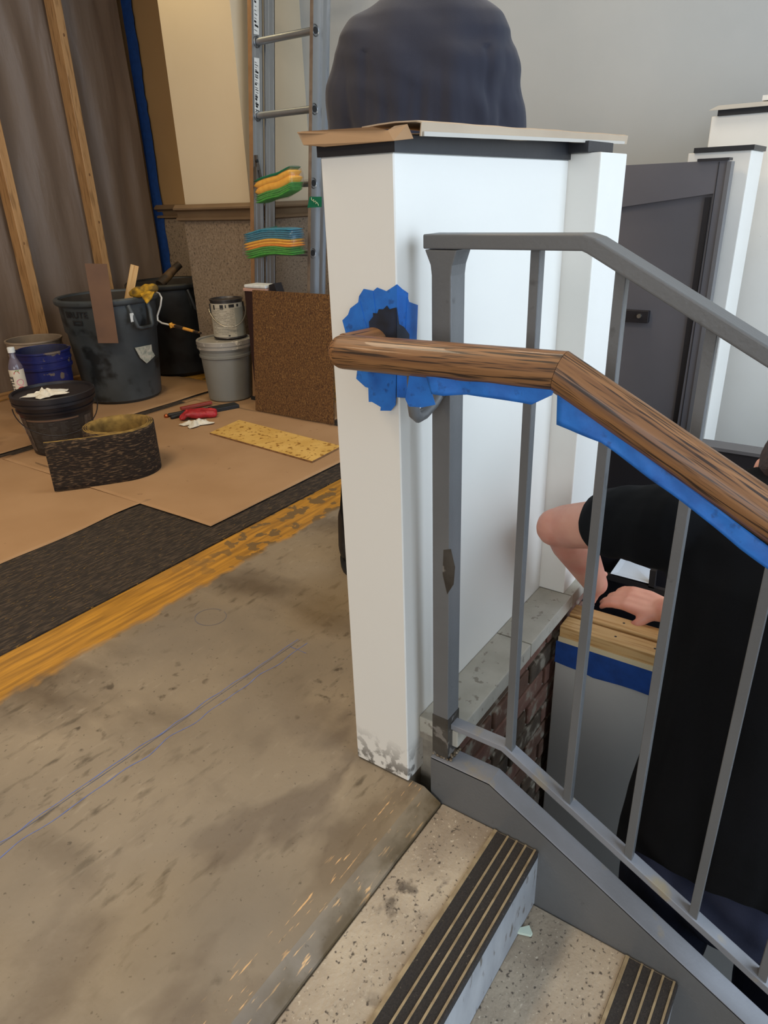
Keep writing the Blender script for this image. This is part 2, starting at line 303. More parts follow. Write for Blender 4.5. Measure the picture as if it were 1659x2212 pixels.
wl = MB(); wl.box((-4.1, 4.98, -1), (4.1, 5.2, 3.4)); wl.build('wall_left', M_brownw)['kind'] = 'structure'
B((-4.1, -3.0, -1), (-4, 5.2, 3.4)).build('wall_rear', M_wall)['kind'] = 'structure'
wr = MB(); wr.box((-4, -3.05, -1), (-.7, -2.9, 3.4)).box((3.9, -3.05, -1), (4.1, -2.9, 3.4)).box((-.7, -3.05, -1), (3.9, -2.9, -.1)).box((-.7, -3.05, 3.14), (3.9, -2.9, 3.4))
wr.build('wall_right', M_wall)['kind'] = 'structure'
wf = struct(MB().box((-.7, -3.02, -.1), (3.9, -2.94, -.04)).box((-.7, -3.02, 3.08), (3.9, -2.94, 3.14)).box((-.7, -3.02, -.1), (-.64, -2.94, 3.14)).box((3.84, -3.02, -.1), (3.9, -2.94, 3.14)).box((.8, -3.02, -.1), (.86, -2.94, 3.14)).box((2.32, -3.02, -.1), (2.38, -2.94, 3.14)).build('window_1', M_frame))
for a, c in ((-.64, .8), (.86, 2.32), (2.38, 3.84)): B((a, -2.985, -.04), (c, -2.975, 3.08)).build('pane', M_glass, wf)
# recessed brown wall piece, pilaster with wainscot and rails
def rail_profile(z0, z1, d):
    h = z1-z0; return [(0, z1), (d*.55, z1), (d*.8, z1-.12*h), (d, z1-.2*h), (d, z1-.3*h), (d*.45, z1-.42*h), (d*.3, z1-.7*h), (d*.65, z1-.8*h), (d*.65, z1-.92*h), (0, z0)]
RZ0, RZ1 = 1.045, 1.145
pil = struct(B((3.3, 3.27, 0), (BACK, 3.85, 3.4)).build('wall_pilaster', M_cream))
rec = struct(B((BACK-.03, 3.85, 0), (BACK, 4.98, 3.4)).build('wall_recess', mat('tan_recess_paint', '#a08055', '#97784f', 2, .85)))
wa = MB().box((3.285, 3.255, 0), (3.301, 3.865, RZ0)).box((3.301, 3.255, 0), (BACK, 3.271, RZ0)); wa.build('wainscot_panel', M_wains, pil)
B((BACK-.045, 3.85, 0), (BACK-.03, 4.85, RZ0)).build('wainscot_panel', M_wains, rec)
bw = struct(B((BACK-.015, 1.0, 0), (BACK, 3.255, RZ0)).build('baseboard_back', M_wains))
p = rail_profile(RZ0, RZ1, .05)
def rail(x, y0, y1, ax, name, mitre=0):
    m = MB(); k = len(p); A = []; Bq = []
    for d, z in p:
        if ax == 'y': A.append((x-d, y0-d*mitre, z)); Bq.append((x-d, y1, z))
        else: A.append((y0-d*mitre, x-d, z)); Bq.append((y1, x-d, z))
    m.loft([A, Bq]); o = m.build(name, M_trimb); o['kind'] = 'structure'; return o
rail(3.285, 3.255, 3.90, 'y', 'trim_1', 1); rail(3.255, 3.285, BACK, 'x', 'trim_2', 1)
rail(BACK-.03, 3.86, 4.80, 'y', 'trim_3'); rail(BACK, 1.0, 3.2, 'y', 'trim_4')
# blue tape down the recess corner, ragged
def rag_strip(fn, n, w0, amp, seed=0):
    random.seed(seed); m = MB(); L_ = []; Rr = []
    for i in range(n+1):
        t = i/n; j = random.uniform(-amp, amp); L_.append(fn(t, 0+random.uniform(-amp*.2, amp*.2))); Rr.append(fn(t, w0+j))
    m.add(L_+Rr, [(i, i+1, n+1+i+1, n+1+i) for i in range(n)]); return m
tp = rag_strip(lambda t, s: (BACK-.05, 4.85-s, .12+3.1*t), 60, .11, .009, 3).build('masking_tape', M_tapeD, solid=.0015)
tag(tp, 'ragged dark blue tape running up the edge of the plastic sheeting', 'tape')
# plastic sheeting
def plas(u, v):
    x = -.6 + u*4.36; z = 3.3*v
    y = 4.80 + .03*nz(Vector((x*3.2, z*.5, 2))) + .012*math.sin(x*23+nz(Vector((x, z, 0)))*3) + (.02*nz(Vector((x*10, z*1.2, 7))) if x > 3.2 else .006*nz(Vector((x*14, z*2, 7))))
    return (x, y, z+.01)
ps = MB().grid(plas, 220, 90).build('plastic_sheeting', M_plast, smooth=True)
tag(ps, 'hazy translucent plastic sheet hung behind the wooden studs', 'plastic sheet')
# studs
def stud(x, y, name_lab, lean=0):
    fm = fr((x, y, 0), (0, 0, 1), (1, 0, 0)); o = B((x, y, .03), (x+.055, y+.10, 3.38)).build('wooden_stud', M_stud, bevel=.003, frame=fm)
    tag(o, name_lab, 'stud', 'pine studs of the plastic wall')
    for zz in random.sample(range(30), 5):
        z = .25+zz*.1; MB().sphere((x+.02+random.uniform(0, .015), y, z), (.007, .0012, .010), 8, 5).build('knot', M_plyedge, o)
    return o
random.seed(5)
stud(3.17, 4.66, 'pine stud right behind the grey trash can, the right one of two')
stud(2.60, 4.66, 'pine stud at the left picture edge, above the clear bucket')
B((-.6, 4.71, .0), (3.75, 4.77, .03)).build('trim_5', M_stud)['kind'] = 'structure'
B((3.66, 4.84, 0), (3.72, 4.93, 3.35)).build('trim_6', M_stud)['kind'] = 'structure'
# ------------------------------------------------------------------ half wall by the stairs
WX0, WY0, WY1, WZ = .94, .634, .771, 1.216
hw = struct(MB().prism([(WX0, WY0, .004), (1.617, WY0, .004), (1.617, .563, .15), (1.617, .563, .15)][:2]+[(1.617, WY1, .004), (WX0, WY1, .004)], (0, 0, WZ-.004)).build('wall_half', M_whitedirt, bevel=.002, segs=1))
co = struct(B((1.617, .563, .15), (1.79, WY1, WZ+.012)).build('wall_half_end', M_white, bevel=.003))
B((1.617, WY0, 0), (1.79, WY1, .15)).build('plinth', M_white, co)
cap = MB().hexa([(WX0-.003, WY0-.004, WZ), (1.617, WY0-.004, WZ), (1.617, WY1+.004, WZ), (WX0-.003, WY1+.004, WZ), (WX0-.003, WY0-.004, WZ+.022), (1.617, WY0-.004, WZ+.034), (1.617, WY1+.004, WZ+.034), (WX0-.003, WY1+.004, WZ+.022)]).build('cap_board', M_black, hw)
cb = MB().box((1.60, .585, WZ+.012), (1.755, WY1, WZ+.034)).build('cap_board', M_black, co, bevel=.002)
# paper folded over the cap
pc = MB()
def foldpaper(u, v):    # u along X, v across
    x = .925+u*(.985-0)*1.0; x = .955 + u*.93
    prof = [(.598, 1.2385), (.596, 1.2555), (.605, 1.258), (.64, 1.2595), (.67, 1.259), (.70, 1.257)]
    i = v*5; k = min(int(i), 4); t = i-k; y = prof[k][0]*(1-t)+prof[k+1][0]*t; z = prof[k][1]*(1-t)+prof[k+1][1]*t
    rise = .018*u
    return (x, y, z+rise-.004+.002*nz(Vector((x*9, y*9, 1))))
pc.grid(foldpaper, 50, 5)
pp = pc.build('kraft_cover_sheet', M_kraftcap, solid=.002)
tag(pp, 'long tan paper sheet folded over the black cap of the half wall', 'paper')
pf = MB(); S = [at(642, 285, 0, .925), at(655, 313, 0, .925), at(700, 317, 0, .928), at(850, 304, 0, .93), at(893, 299, 0, .95), at(880, 268, 0, .95), at(852, 272, 0, .94), at(838, 281, 0, .935), at(805, 274, 0, .93), at(650, 284, 0, .93)]
pf.prism([tuple(s) for s in S], (.006, .004, 0)); pf.prism([tuple(S[0]+Vector((.0, 0, -.002))), tuple(S[3]+Vector((.012, 0, .008))), tuple(S[5]+Vector((.25, .02, 0))), tuple(S[9]+Vector((.16, .05, -.002)))], (0, 0, .0015))
pfo = pf.build('kraft_flap', M_kraft)
tag(pfo, 'stiff brown paper flap jutting left past the half wall corner', 'paper')
mf = MB().bar((.96, .5950, 1.2375), (1.86, .5950, 1.2545), .002, .006).build('film_edge', M_film, pp)
# ledge stones and brick wall
ledge = struct(B((.99, .575, .09), (1.80, .636, .112)).build('trim_7', M_mortar)); ledge['label'] = 'mortar bed under the stone ledge'
xs = [.984, 1.353, 1.62, 1.80]
for a, c in zip(xs, xs[1:]): B((a+.002, .54, .108), (c-.002, .6335 if c < 1.63 else .70, .15)).build('cap_stone', M_stone, ledge, bevel=.003)
bwall = struct(B((1.0, .572, LOW), (1.80, .70, .10)).build('wall_brick', M_mortar))
bl, bh, jt = .195, .056, .012
k = 0; meshes = {}
random.seed(11)
for row in range(15):
    z1 = .098 - row*(bh+jt); off = 0 if row % 2 else -(bl+jt)/2
    for i in range(5):
        a = 1.004+off+i*(bl+jt); c = a+bl; a = max(a, 1.004); c = min(c, 1.80)
        if c-a < .03: continue
        dy = random.uniform(0, .006); m = MB().box((a, .560+dy, z1-bh), (c, .60, z1))
        m.build('brick', M_brick[random.choice([0, 0, 1, 1, 2, 3])], bwall, bevel=.003, segs=1)
# ------------------------------------------------------------------ stairs
NOSE = [.343 - .285*i for i in range(6)]
stair = thing('staircase', (.05, .2, LOW), 'cast concrete staircase with gritty worn treads descending to the right', 'staircase')
ztop = -.03
yb = LEDGE
for i, yn in enumerate(NOSE):
    z = ztop - .155*i
    lo = LOW; s = B((-.86, yn, lo), (.958, yb, z)).build('tread', M_tread, stair, bevel=.004, segs=1)
    B((-.86, yn-.004, z-.153), (.958, yn, z-.008)).build('riser_face', M_riser, stair)
    # abrasive nosing with ribs
    if i < 4:
        nb = B((-.86, yn-.006, z-.012), (.953, yn+.092, z+.003)).build('abrasive_nosing', M_grit, stair, bevel=.002, segs=1)
        for d in (.001, .0205, .040, .0595, .0855): B((-.86, yn+d-.0015, z+.002), (.953, yn+d+.0025 + (.003 if d > .08 else 0), z+.0045)).build('rib', M_rib, nb)
    yb = yn
# stringer
SX0, SX1 = .958, 1.006
def zline(y, z0, y0, sl): return z0 - (y0-y)*sl
SL = .545
st_top = lambda y: .082 if y > .452 else .082-(.452-y)*SL
prof = [(.588, st_top(.588)), (.452, .082), (-1.45, st_top(-1.45)), (-1.45, st_top(-1.45)-.24), (.588, -.13)]
tg = thing('steel_stringer', (.98, .5, LOW), 'painted grey steel stringer running down beside the concrete treads', 'stringer')
MB().prism([(SX0, y, z) for y, z in prof], (.008, 0, 0)).build('side_plate', M_steel, tg)
MB().add([(SX0, .588, .078), (SX1, .588, .078), (SX1, .452, .078), (SX0, .452, .078), (SX1, -1.45, st_top(-1.45)-.004), (SX0, -1.45, st_top(-1.45)-.004), (SX0, .588, .084), (SX1, .588, .084), (SX1, .452, .084), (SX0, .452, .084), (SX1, -1.45, st_top(-1.45)+.002), (SX0, -1.45, st_top(-1.45)+.002)],
    [(0, 1, 2, 3), (3, 2, 4, 5), (9, 8, 7, 6), (11, 10, 8, 9), (0, 6, 7, 1), (1, 7, 8, 2), (2, 8, 10, 4), (4, 10, 11, 5), (5, 11, 9, 3), (3, 9, 6, 0)]).build('top_flange', M_steelw, tg, bevel=.0015)
MB().prism([(SX1-.006, y, z) for y, z in prof], (.006, 0, 0)).build('back_plate', M_steel, tg)
# ------------------------------------------------------------------ railing
rg = thing('stair_railing', (.99, .57, .084), 'grey painted steel guard railing with square balusters', 'railing')
PX0, PX1 = .968, 1.012
po = MB().loft([[(PX0, .553, z), (PX1, .553, z), (PX1, .588, z), (PX0, .588, z)] for z in (.084, .30, 1.045)] + [[(PX0-.0, .551, 1.06), (PX1, .551, 1.06), (PX1, .590, 1.06), (PX0, .590, 1.06)], [(PX0, .543, 1.082), (PX1, .543, 1.082), (PX1, .600, 1.082), (PX0, .600, 1.082)]]).build('post', M_steel, rg, bevel=.002)
MB().loft([[(PX0-.0008, .5522, z), (PX1+.0008, .5522, z), (PX1+.0008, .5888, z), (PX0-.0008, .5888, z)] for z in (.084, .19)]).build('bare_base', M_bare, rg)
wd = MB(); random.seed(3)
for i in range(26):
    t = random.random(); wd.sphere((PX0+t*(PX1-PX0), .5515-random.uniform(0, .006), .086+random.uniform(0, .003)), random.uniform(.002, .0045), 6, 4)
for i in range(16): wd.sphere((PX0-.001, .552+random.random()*.036, .086), random.uniform(.0015, .0035), 6, 4)
wd.build('weld_bead', mat('bright_weld', '#b7a892', '#6b5a45', 90, .3, metal=.8), rg)
def sweep_rect(pts, x0, x1, h):   # rectangular bar following (y,z) path of its top
    rings = []
    for i, (y, z) in enumerate(pts):
        a = pts[max(i-1, 0)]; c = pts[min(i+1, len(pts)-1)]; d = Vector((c[0]-a[0], c[1]-a[1])).normalized(); nn = Vector((-d.y, d.x))
        if nn.y < 0: nn = -nn
        if 0 < i < len(pts)-1:
            d1 = Vector((y-a[0], z-a[1])).normalized(); sc = 1/max(.8, abs(d1.dot(d)))
        else: sc = 1
        q = Vector((y, z)) - nn*h*sc
        rings.append([(x0, y, z), (x1, y, z), (x1, q.x, q.y), (x0, q.x, q.y)])
    return MB().loft(rings)
TSL = .538
TR = [(.602, 1.104), (.352, 1.104), (.335, 1.099), (-1.2, 1.099-(1.535)*TSL)]
MB().prism([at(x, y, 0, PX0-.0004) for x, y in ((958, 1188), (974, 1186), (983, 1225), (980, 1262), (966, 1284), (956, 1240))], (.0003, 0, 0)).build('scraped_patch', M_bare, rg)
sweep_rect(TR, PX0-.002, PX1+.002, .021).build('top_rail', M_steel, rg, bevel=.003, segs=3)
BR = [(.552, .172), (.432, .172), (-1.2, .172-1.632*.548)]
sweep_rect(BR, .978, 1.004, .013).build('bottom_rail', M_steelw, rg, bevel=.0015)
for i in range(11):
    y = .425-.1232*i; zt = 1.084 if y > .35 else 1.08-(.345-y)*TSL; zb = .17-max(0, .432-y)*.548
    B((.982, y-.0075, zb-.004), (1.000, y+.0075, zt)).build('baluster', M_steel, rg, bevel=.001, segs=1)
# ------------------------------------------------------------------ wooden handrail
HX, HZ, HR = .885, .935, .0275
hr = thing('wooden_handrail', (HX, .5, .9), 'round stained oak handrail with an angled return to the half wall', 'handrail')
def cyl_mitre(a, b_, na, nb, r, n=40, roundA=False):
    a = Vector(a); b_ = Vector(b_); d = (b_-a).normalized(); up = Vector((0, 0, 1)); s = d.cross(up).normalized(); u = s.cross(d)
    rings = []
    segs = [(a, na)] + [(a.lerp(b_, t), d) for t in (.2, .5, .8)] + [(b_, nb)]
    for c, nn in segs:
        nn = Vector(nn); ring = []
        for j in range(n):
            t = 2*math.pi*j/n; off = (s*math.cos(t)+u*math.sin(t))*r; k_ = -off.dot(nn)/d.dot(nn); ring.append(c+off+d*k_)
        rings.append(ring)
    m = MB()
    if roundA:
        r0_ = rings[0]
        m.loft([[a+(q-a)*math.cos(t)-d*r*math.sin(t) for q in r0_] for t in (R_(88), R_(70), R_(50), R_(30), R_(12))]+rings)
    else: m.loft(rings)
    return m, fr(a, d)
D1 = Vector((0, -1, 0)); D2 = Vector((0, -1, -.53)).normalized(); Pk = Vector((HX, .338, HZ+.004)); P0_ = Vector((HX, .700, HZ-.002)); P2_ = Pk + D2*1.6
nm = (D1+D2).normalized()
m, fm = cyl_mitre(P0_, Pk, D1, nm, HR, roundA=True); m.build('rail_segment', M_oak, hr, smooth=50, frame=fm)
m, fm = cyl_mitre(Pk+D2*.0006, P2_, nm, D2, HR); m.build('rail_segment', M_oak, hr, smooth=50, frame=fm)
RE = Vector((.966, .667, HZ+.005)); rd = (RE-P0_).normalized()
m, fm = cyl_mitre(P0_+Vector((.002, 0, .002)), RE, rd, rd, HR*.97); m.build('rail_return', M_oak, hr, smooth=50, frame=fm)
MB().tube([(.9685, .571, .866), (.945, .571, .851), (.915, .571, .841), (.898, .571, .840), (.888, .571, .848), (.885, .571, .862), (.885, .571, .915)], .0095, 14).build('bracket', M_steel, hr, smooth=60)
MB().tube([(.9695, .571, .868), (.966, .571, .866), (.958, .571, .860)], [.017, .014, .010], 14).build('bracket_collar', M_bare, hr, smooth=60)
# ------------------------------------------------------------------ masking tape pieces
def tape_poly(pts, ax, v, th, name='torn_strip', m=M_tape, parent=None, wav=.0):
    P = [at(x, y, ax, v) for x, y in pts]; vec = [0, 0, 0]; vec[ax] = -th
    return MB().prism(P, vec).build(name, m, parent)
rz = thing('masking_tape', (.94, .634, .8), 'blue tape rosette torn round the rail end on the half wall corner', 'tape')
XF = .9388; YF = .6332
fans = [[(858, 614), (835, 629), (815, 621), (800, 634), (800, 760), (858, 760)], [(806, 628), (786, 624), (776, 640), (774, 655), (790, 760), (822, 760)],
        [(778, 650), (757, 666), (752, 680), (740, 692), (748, 722), (800, 740)], ]
for i, q in enumerate(fans): tape_poly(q, 0, XF-.0008*i, .0008, parent=rz)
for i, q in enumerate([[(857, 614), (868, 624), (881, 633), (880, 770), (857, 770)], [(880, 642), (883, 652), (902, 659), (898, 770), (872, 770)]]): tape_poly(q, 1, YF-.0009*i, .0008, parent=rz)
lowers = [[(772, 800), (770, 818), (790, 836), (812, 842), (822, 858), (856, 861), (857, 800)], [(795, 800), (797, 868), (804, 868), (823, 879), (822, 887), (845, 887), (855, 874), (856, 800)]]
for i, q in enumerate(lowers): tape_poly(q, 0, XF-.004-.004*i, .0008, parent=rz)
tape_poly([(857, 800), (857, 858), (882, 860), (896, 840), (895, 800)], 1, YF-.001, .0008, parent=rz)
tape_poly([(888, 790), (876, 862), (884, 878), (912, 880), (941, 874), (921, 808)], 0, .872, .0008, parent=rz)
random.seed(9)
bl_ = [(802+random.uniform(-3, 3)+t*.0, 700) for t in range(1)]
sm = [(800, 735), (797, 695), (806, 684), (806, 676), (815, 677), (818, 668), (828, 668), (836, 660), (841, 668), (856, 664), (857, 745)]
tape_poly(sm, 0, XF-.0026, .0004, 'black_smear', M_smear, rz)
tape_poly([(857, 664), (862, 700), (872, 706), (884, 722), (884, 750), (857, 750)], 1, YF-.002, .0004, 'black_smear', M_smear, rz)
def hang(pts_top, pts_bot, x, name, label, curve=.004):
    n_ = 40; m = MB(); rows = 6
    def ev(P, t):
        s = t*(len(P)-1); k_ = min(int(s), len(P)-2); a = Vector(P[k_]); c = Vector(P[k_+1]); return a.lerp(c, s-k_)
    def fn(u, v):
        a = ev(pts_top, u); c = ev(pts_bot, u); q = a.lerp(c, v); w_ = at(q.x, q.y, 0, x)
        w_.x += curve*math.sin(v*2.6)*nz(Vector((w_.y*22, 3, 1)))*1.6 - .003*v; return w_
    m.grid(fn, n_, rows); o = m.build(name, M_tape, smooth=True, solid=.0006); tag(o, label, 'tape'); return o
hang([(918, 805), (990, 812), (1060, 818), (1130, 825), (1190, 832), (1198, 838)], [(935, 850), (960, 854), (1010, 852), (1060, 858), (1150, 873), (1195, 852)], .868, 'masking_tape', 'blue tape hanging under the level part of the oak handrail')
hang([(1204, 842), (1300, 915), (1400, 985), (1500, 1060), (1600, 1135), (1760, 1255)], [(1204, 916), (1300, 955), (1400, 1028), (1500, 1102), (1600, 1184), (1760, 1300)], .868, 'masking_tape', 'long blue tape edge under the sloping part of the oak handrail')
# ------------------------------------------------------------------ grey half partition with pine strips
KX = 1.545
gp = thing('gray_partition', (KX, .3, LOW), 'low grey partition with two pine strips and blue tape on its top', 'partition')
B((KX, -.55, LOW), (KX+.10, .545, .045)).build('panel', M_grayp, gp, bevel=.002)
for x0, x1, z0, z1 in ((KX+.0, KX+.055, .062, .095), (KX+.068, KX+.12, .062, .098)):
    st_ = B((x0, -.55, z0), (x1, .540, z1)).build('pine_strip', M_pine, gp, bevel=.002, frame=fr((x0, 0, z0), (0, 1, 0)))
    for yy in (.40, .30, .12): MB().sphere((x0+.028, yy, z1), (.0035, .0035, .0008), 8, 4).build('nail_hole', M_ink, st_)
B((KX-.003, -.55, .045), (KX+.12, .541, .062)).build('pale_edge_board', mat('pale_ply', '#d9c59b', rough=.7), gp)
tape_k = MB(); rows = []
for i in range(31):
    y = .546-1.09*i/30; rows.append((y, -.030-.004*math.sin(i*.8)+(.008 if i < 3 else 0)))
for (y, zb), (y2, zb2) in zip(rows, rows[1:]): tape_k.add([(KX-.003, y, zb), (KX-.003, y2, zb2), (KX-.003, y2, .047), (KX-.003, y, .047)], [(0, 1, 2, 3)])
tape_k.build('tape_strip', M_tapeD, gp, solid=.001)
# ------------------------------------------------------------------ lift bay beyond: dark partition, framed lit patch, door, columns
db = thing('dark_partition', (2.6, .2, LOW), 'near-black low partition with thin grey top edge beyond the opening', 'partition')
B((2.58, -1.6, LOW), (2.64, .77, .300)).build('panel', M_dk, db)
B((2.57, -1.6, .300), (2.65, .77, .312)).build('top_edge', mat('gray_edge', '#5c5a5b', rough=.5), db)
wp = thing('framed_lit_patch', (2.5, .6, -.28), 'small white panel in a dark frame, standing in for a window-lit patch', 'panel')
q = [at(x, y, 0, X_) for x, y, X_ in ((1318, 1239, 2.48), (1345, 1200, 2.60), (1415, 1226, 2.60), (1406, 1262, 2.48))]
MB().prism(q, (.012, 0, 0)).build('panel', mat('lit_patch_white', '#dfe6ee', rough=.35), wp, bevel=.002)  # white tilted panel added in place of the patch lit by the window
for a, c in (((1300, 1234), (1440, 1274)), ((1412, 1225), (1408, 1262))):
    MB().bar(at(a[0], a[1]+6, 0, 2.49), at(c[0], c[1]+6, 0, 2.49), .02, .022).build('frame_bar', mat('bar%d' % a[0], '#2d2826', rough=.5), wp)
B((1.81, -1.2, LOW), (2.47, .82, -.42)).build('dark_floor_box', M_dk)
tag(bpy.data.objects['dark_floor_box'], 'dark low platform box behind the grey partition', 'box')
# door
DX = 2.9
dr = struct(B((DX+.02, .585, -.2), (DX+.05, 1.35, 1.225)).build('door_1', M_door)); dr['label'] = 'charcoal grey gate door with recessed inner panel'
T = lambda x, y: at(x, y, 0, DX)
tl = T(1358, 445); tr_ = T(1541, 418); sl_ = (tl.z-tr_.z)/(tl.y-tr_.y); zz = tr_.z+(1.35-tr_.y)*sl_
MB().prism([(DX, tr_.y, tr_.z), (DX, 1.35, zz), (DX, 1.35, 1.232), (DX, .562, 1.232), (DX, .562, -.2), (DX, .605, -.2)], (.03, 0, 0)).build('door_frame', M_door, dr)
B((DX-.012, .556, 1.232), (DX+.05, .66, 1.240)).build('hinge_cap', M_dk, dr)
B((DX-.002, .5875, -.2), (DX+.001, .590, 1.228)).build('seam', M_dk, dr)
B((DX+.012, .602, -.2), (DX+.022, .622, 1.115)).build('shadow_gap', M_dk, dr)
B((DX-.006, .548, -.2), (DX+.05, .562, 1.228)).build('edge_channel', mat('gray_channel', '#6b6a6b', rough=.4, metal=.2), dr)
lk = B((DX, .765, .665), (DX+.022, .875, .712)).build('latch_box', M_dk, dr, bevel=.003)
MB().tube([(DX-.012, .80, .692), (DX+.01, .80, .692)], .008, 12).build('latch_knob', M_zinc, lk)
# far columns and wall
c2 = struct(B((3.0, .508, -.9), (3.25, .72, 1.263)).build('wall_far_column', M_white, bevel=.003)); B((2.99, .50, 1.263), (3.24, .70, 1.279)).build('cap_board', M_black, c2)
c3 = struct(B((3.4, -2.9, -.9), (3.55, .745, 1.405)).build('wall_far', M_white, bevel=.003)); B((3.39, -2.9, 1.405), (3.56, .722, 1.425)).build('cap_board', M_black, c3)
fp = MB().prism([(3.37, .752, 1.424), (3.40, .725, 1.440), (3.62, .725, 1.443), (3.62, -2.9, 1.443), (3.40, -2.9, 1.440), (3.37, -2.9, 1.427)], (0, 0, .002)).build('cover_sheet', M_film)
tag(fp, 'pale paper sheet lying on the far wall cap at the right edge', 'paper')
B((3.405, -2.9, 1.446), (3.6, .57, 1.464)).build('cover_board', M_white)
tag(bpy.data.objects['cover_board'], 'white board on top of the far wall at the right edge', 'board')
# ------------------------------------------------------------------ floor coverings
def flat(poly, z, th, name, m, label, cat, curl=None):
    o = MB().prism([(x, y, z) for x, y in poly], (0, 0, th)).build(name, m); tag(o, label, cat); return o
def sheet(x0, x1, y0, y1, z, name, m, label, cat, nx=60, ny=40, amp=.0022, edge=.006, skew=0, jag=0, seed=1):
    def fn(u, v):
        x = x0+(x1-x0)*u; y = y0+(y1-y0)*v + skew*u
        if jag and (v == 0): y += jag*nz(Vector((x*3, seed, 0)))
        e = max(0, 1-min(u, 1-u, v, 1-v)/.04)
        return (x, y, z+amp*(1+nz(Vector((x*4, y*4, seed))))+edge*e*max(0, nz(Vector((x*2.2, y*2.2, seed+5)))))
    o = MB().grid(fn, nx, ny).build(name, m, smooth=True, solid=.0006); tag(o, label, cat); return o
ct = MB().box((-2.5, 1.862, .0005), (3.2, 4.62, .006)).build('carpet_strip', M_cdk); tag(ct, 'dark ribbed carpet left between the paper and the yellow adhesive band', 'carpet')
sheet(-1.6, 1.66, 2.40, 3.53, .0075, 'floor_paper', M_kraft, 'dusty brown floor paper at the left, under the black bucket', 'paper', jag=.03, seed=2)
sheet(1.60, 2.86, 1.975, 3.50, .0105, 'floor_paper', M_kraft, 'brown floor paper with a pointed corner, under the yellow plywood', 'paper', seed=3, nx=50, ny=50)
sheet(-1.6, 3.25, 3.585, 4.64, .0075, 'floor_paper', M_kraft, 'far brown floor paper below the trash cans', 'paper', seed=4, nx=60, ny=24)
sheet(2.80, 3.25, 2.44, 3.56, .0065, 'floor_paper', M_kraft, 'small brown floor paper under the ladder and leaning carpet', 'paper', seed=8, nx=20, ny=30, amp=.0012, edge=.002)
pl = MB().prism([tuple(v) for v in (Vector((2.405, 2.862, .014)), Vector((2.655, 2.893, .014)), Vector((2.585, 2.10, .014)), Vector((2.34, 2.085, .014)))], (0, 0, .009)).build('plywood_offcut', M_ply, bevel=.001)
pl.data.materials.append(M_plyedge)
for f in pl.data.polygons:
    if abs(f.normal.z) < .5: f.material_index = 1
tag(pl, 'yellow glue-stained plywood offcut lying on the brown paper', 'plywood')
# chalk lines
ch = thing('chalk_line', (.8, 1.19, .0), 'pair of wavy blue chalk lines on the concrete floor', 'chalk line')
def ribbon(pts, w, z=.0006):
    m = MB(); A = []; Bq = []
    for i, p in enumerate(pts):
        a = Vector(pts[max(i-1, 0)]); c = Vector(pts[min(i+1, len(pts)-1)]); d = (c-a).normalized(); nn = Vector((-d.y, d.x)); ww = w*(.6+.8*abs(nz(Vector((p[0]*30, p[1]*30, 4)))))
        q = Vector(p); A.append((q.x+nn.x*ww, q.y+nn.y*ww, z)); Bq.append((q.x-nn.x*ww, q.y-nn.y*ww, z))
    k = len(pts); return m.add(A+Bq, [(i, i+1, k+i+1, k+i) for i in range(k-1)])
for yy, w_, amp, sd, lab in ((1.186, .0011, .0, 1, 0), (1.193, .0016, .010, 3, 0), (1.158, .0016, .010, 9, 0)):
    pts = []
    for i in range(140):
        x = -.2+1.42*i/139; y = yy + (1.25-x)*.05 + amp*nz(Vector((x*14, sd, 0))); pts.append((x, y))
    ribbon(pts, w_).build('chalk_mark', M_chalk if amp else mat('pencil_gray', '#5d6070', rough=.9), ch)
o = ribbon([(1.18+.0*t, 1.13+.06*t/10) for t in range(11)], .001).build('chalk_mark', M_chalk, ch)
cc = at(455, 1333, 2, 0); o = ribbon([(cc.x+.045*math.cos(t*.3), cc.y+.05*math.sin(t*.3)) for t in range(21)], .0009).build('pencil_circle', MATS['pencil_gray']); tag(o, 'faint pencil circle drawn on the concrete beside the yellow band', 'mark')
# torn paper scrap and lump on second tread
sc = at(1130, 2025, 2, -.183); MB().prism([at(1112, 2010, 2, -.182), at(1143, 2003, 2, -.182), at(1150, 2020, 2, -.182), at(1146, 2024, 2, -.182), at(1116, 2017, 2, -.182)], (0, 0, .006)).build('paper_scrap', mat('pale_scrap', '#c9d6c4', rough=.8))
tag(bpy.data.objects['paper_scrap'], 'small pale torn scrap lying on the second stair tread', 'scrap')
# ------------------------------------------------------------------ rolled carpet strip
cx, cy, r = 1.825, 2.80, .158
pts = []
t0 = math.radians(237)
fx, fy = cx+r*math.cos(t0), cy+r*math.sin(t0)
tx, ty = math.sin(t0), -math.cos(t0)     # clockwise tangent reversed -> toward left
for i in range(12): s = .30*(1-i/12); pts.append((fx+tx*s*1.0, fy+ty*s*1.0+.02*(s/.3)**2))
for i in range(0, 72*3): a = t0+math.radians(5*i); rr_ = r-.009*i/72; pts.append((cx+rr_*math.cos(a), cy+rr_*math.sin(a)))
cr = thing('carpet_roll', (cx, cy, .013), 'loose roll of dark brown carpet strip standing on the brown paper', 'carpet roll')
def wallribbon(pts, off, z0, z1):
    A = []; k = len(pts)
    for i, p_ in enumerate(pts):
        a = Vector(pts[max(i-1, 0)]); c = Vector(pts[min(i+1, k-1)]); d = (c-a).normalized(); nn = Vector((d.y, -d.x)); q = Vector(p_)+nn*off; A.append(q)
    vs_ = []; rows = 10
    for j in range(rows+1):
        for i, q in enumerate(A): vs_.append((q.x+.0012*nz(Vector((q.x*60, q.y*60, j*3))), q.y+.0012*nz(Vector((q.x*60, q.y*60, j*3+50))), z0+(z1-z0)*j/rows+(.003*nz(Vector((i*.9, j, 0))) if j == rows else 0)))
    return MB().add(vs_, [(j*k+i, j*k+i+1, (j+1)*k+i+1, (j+1)*k+i) for j in range(rows) for i in range(k-1)])
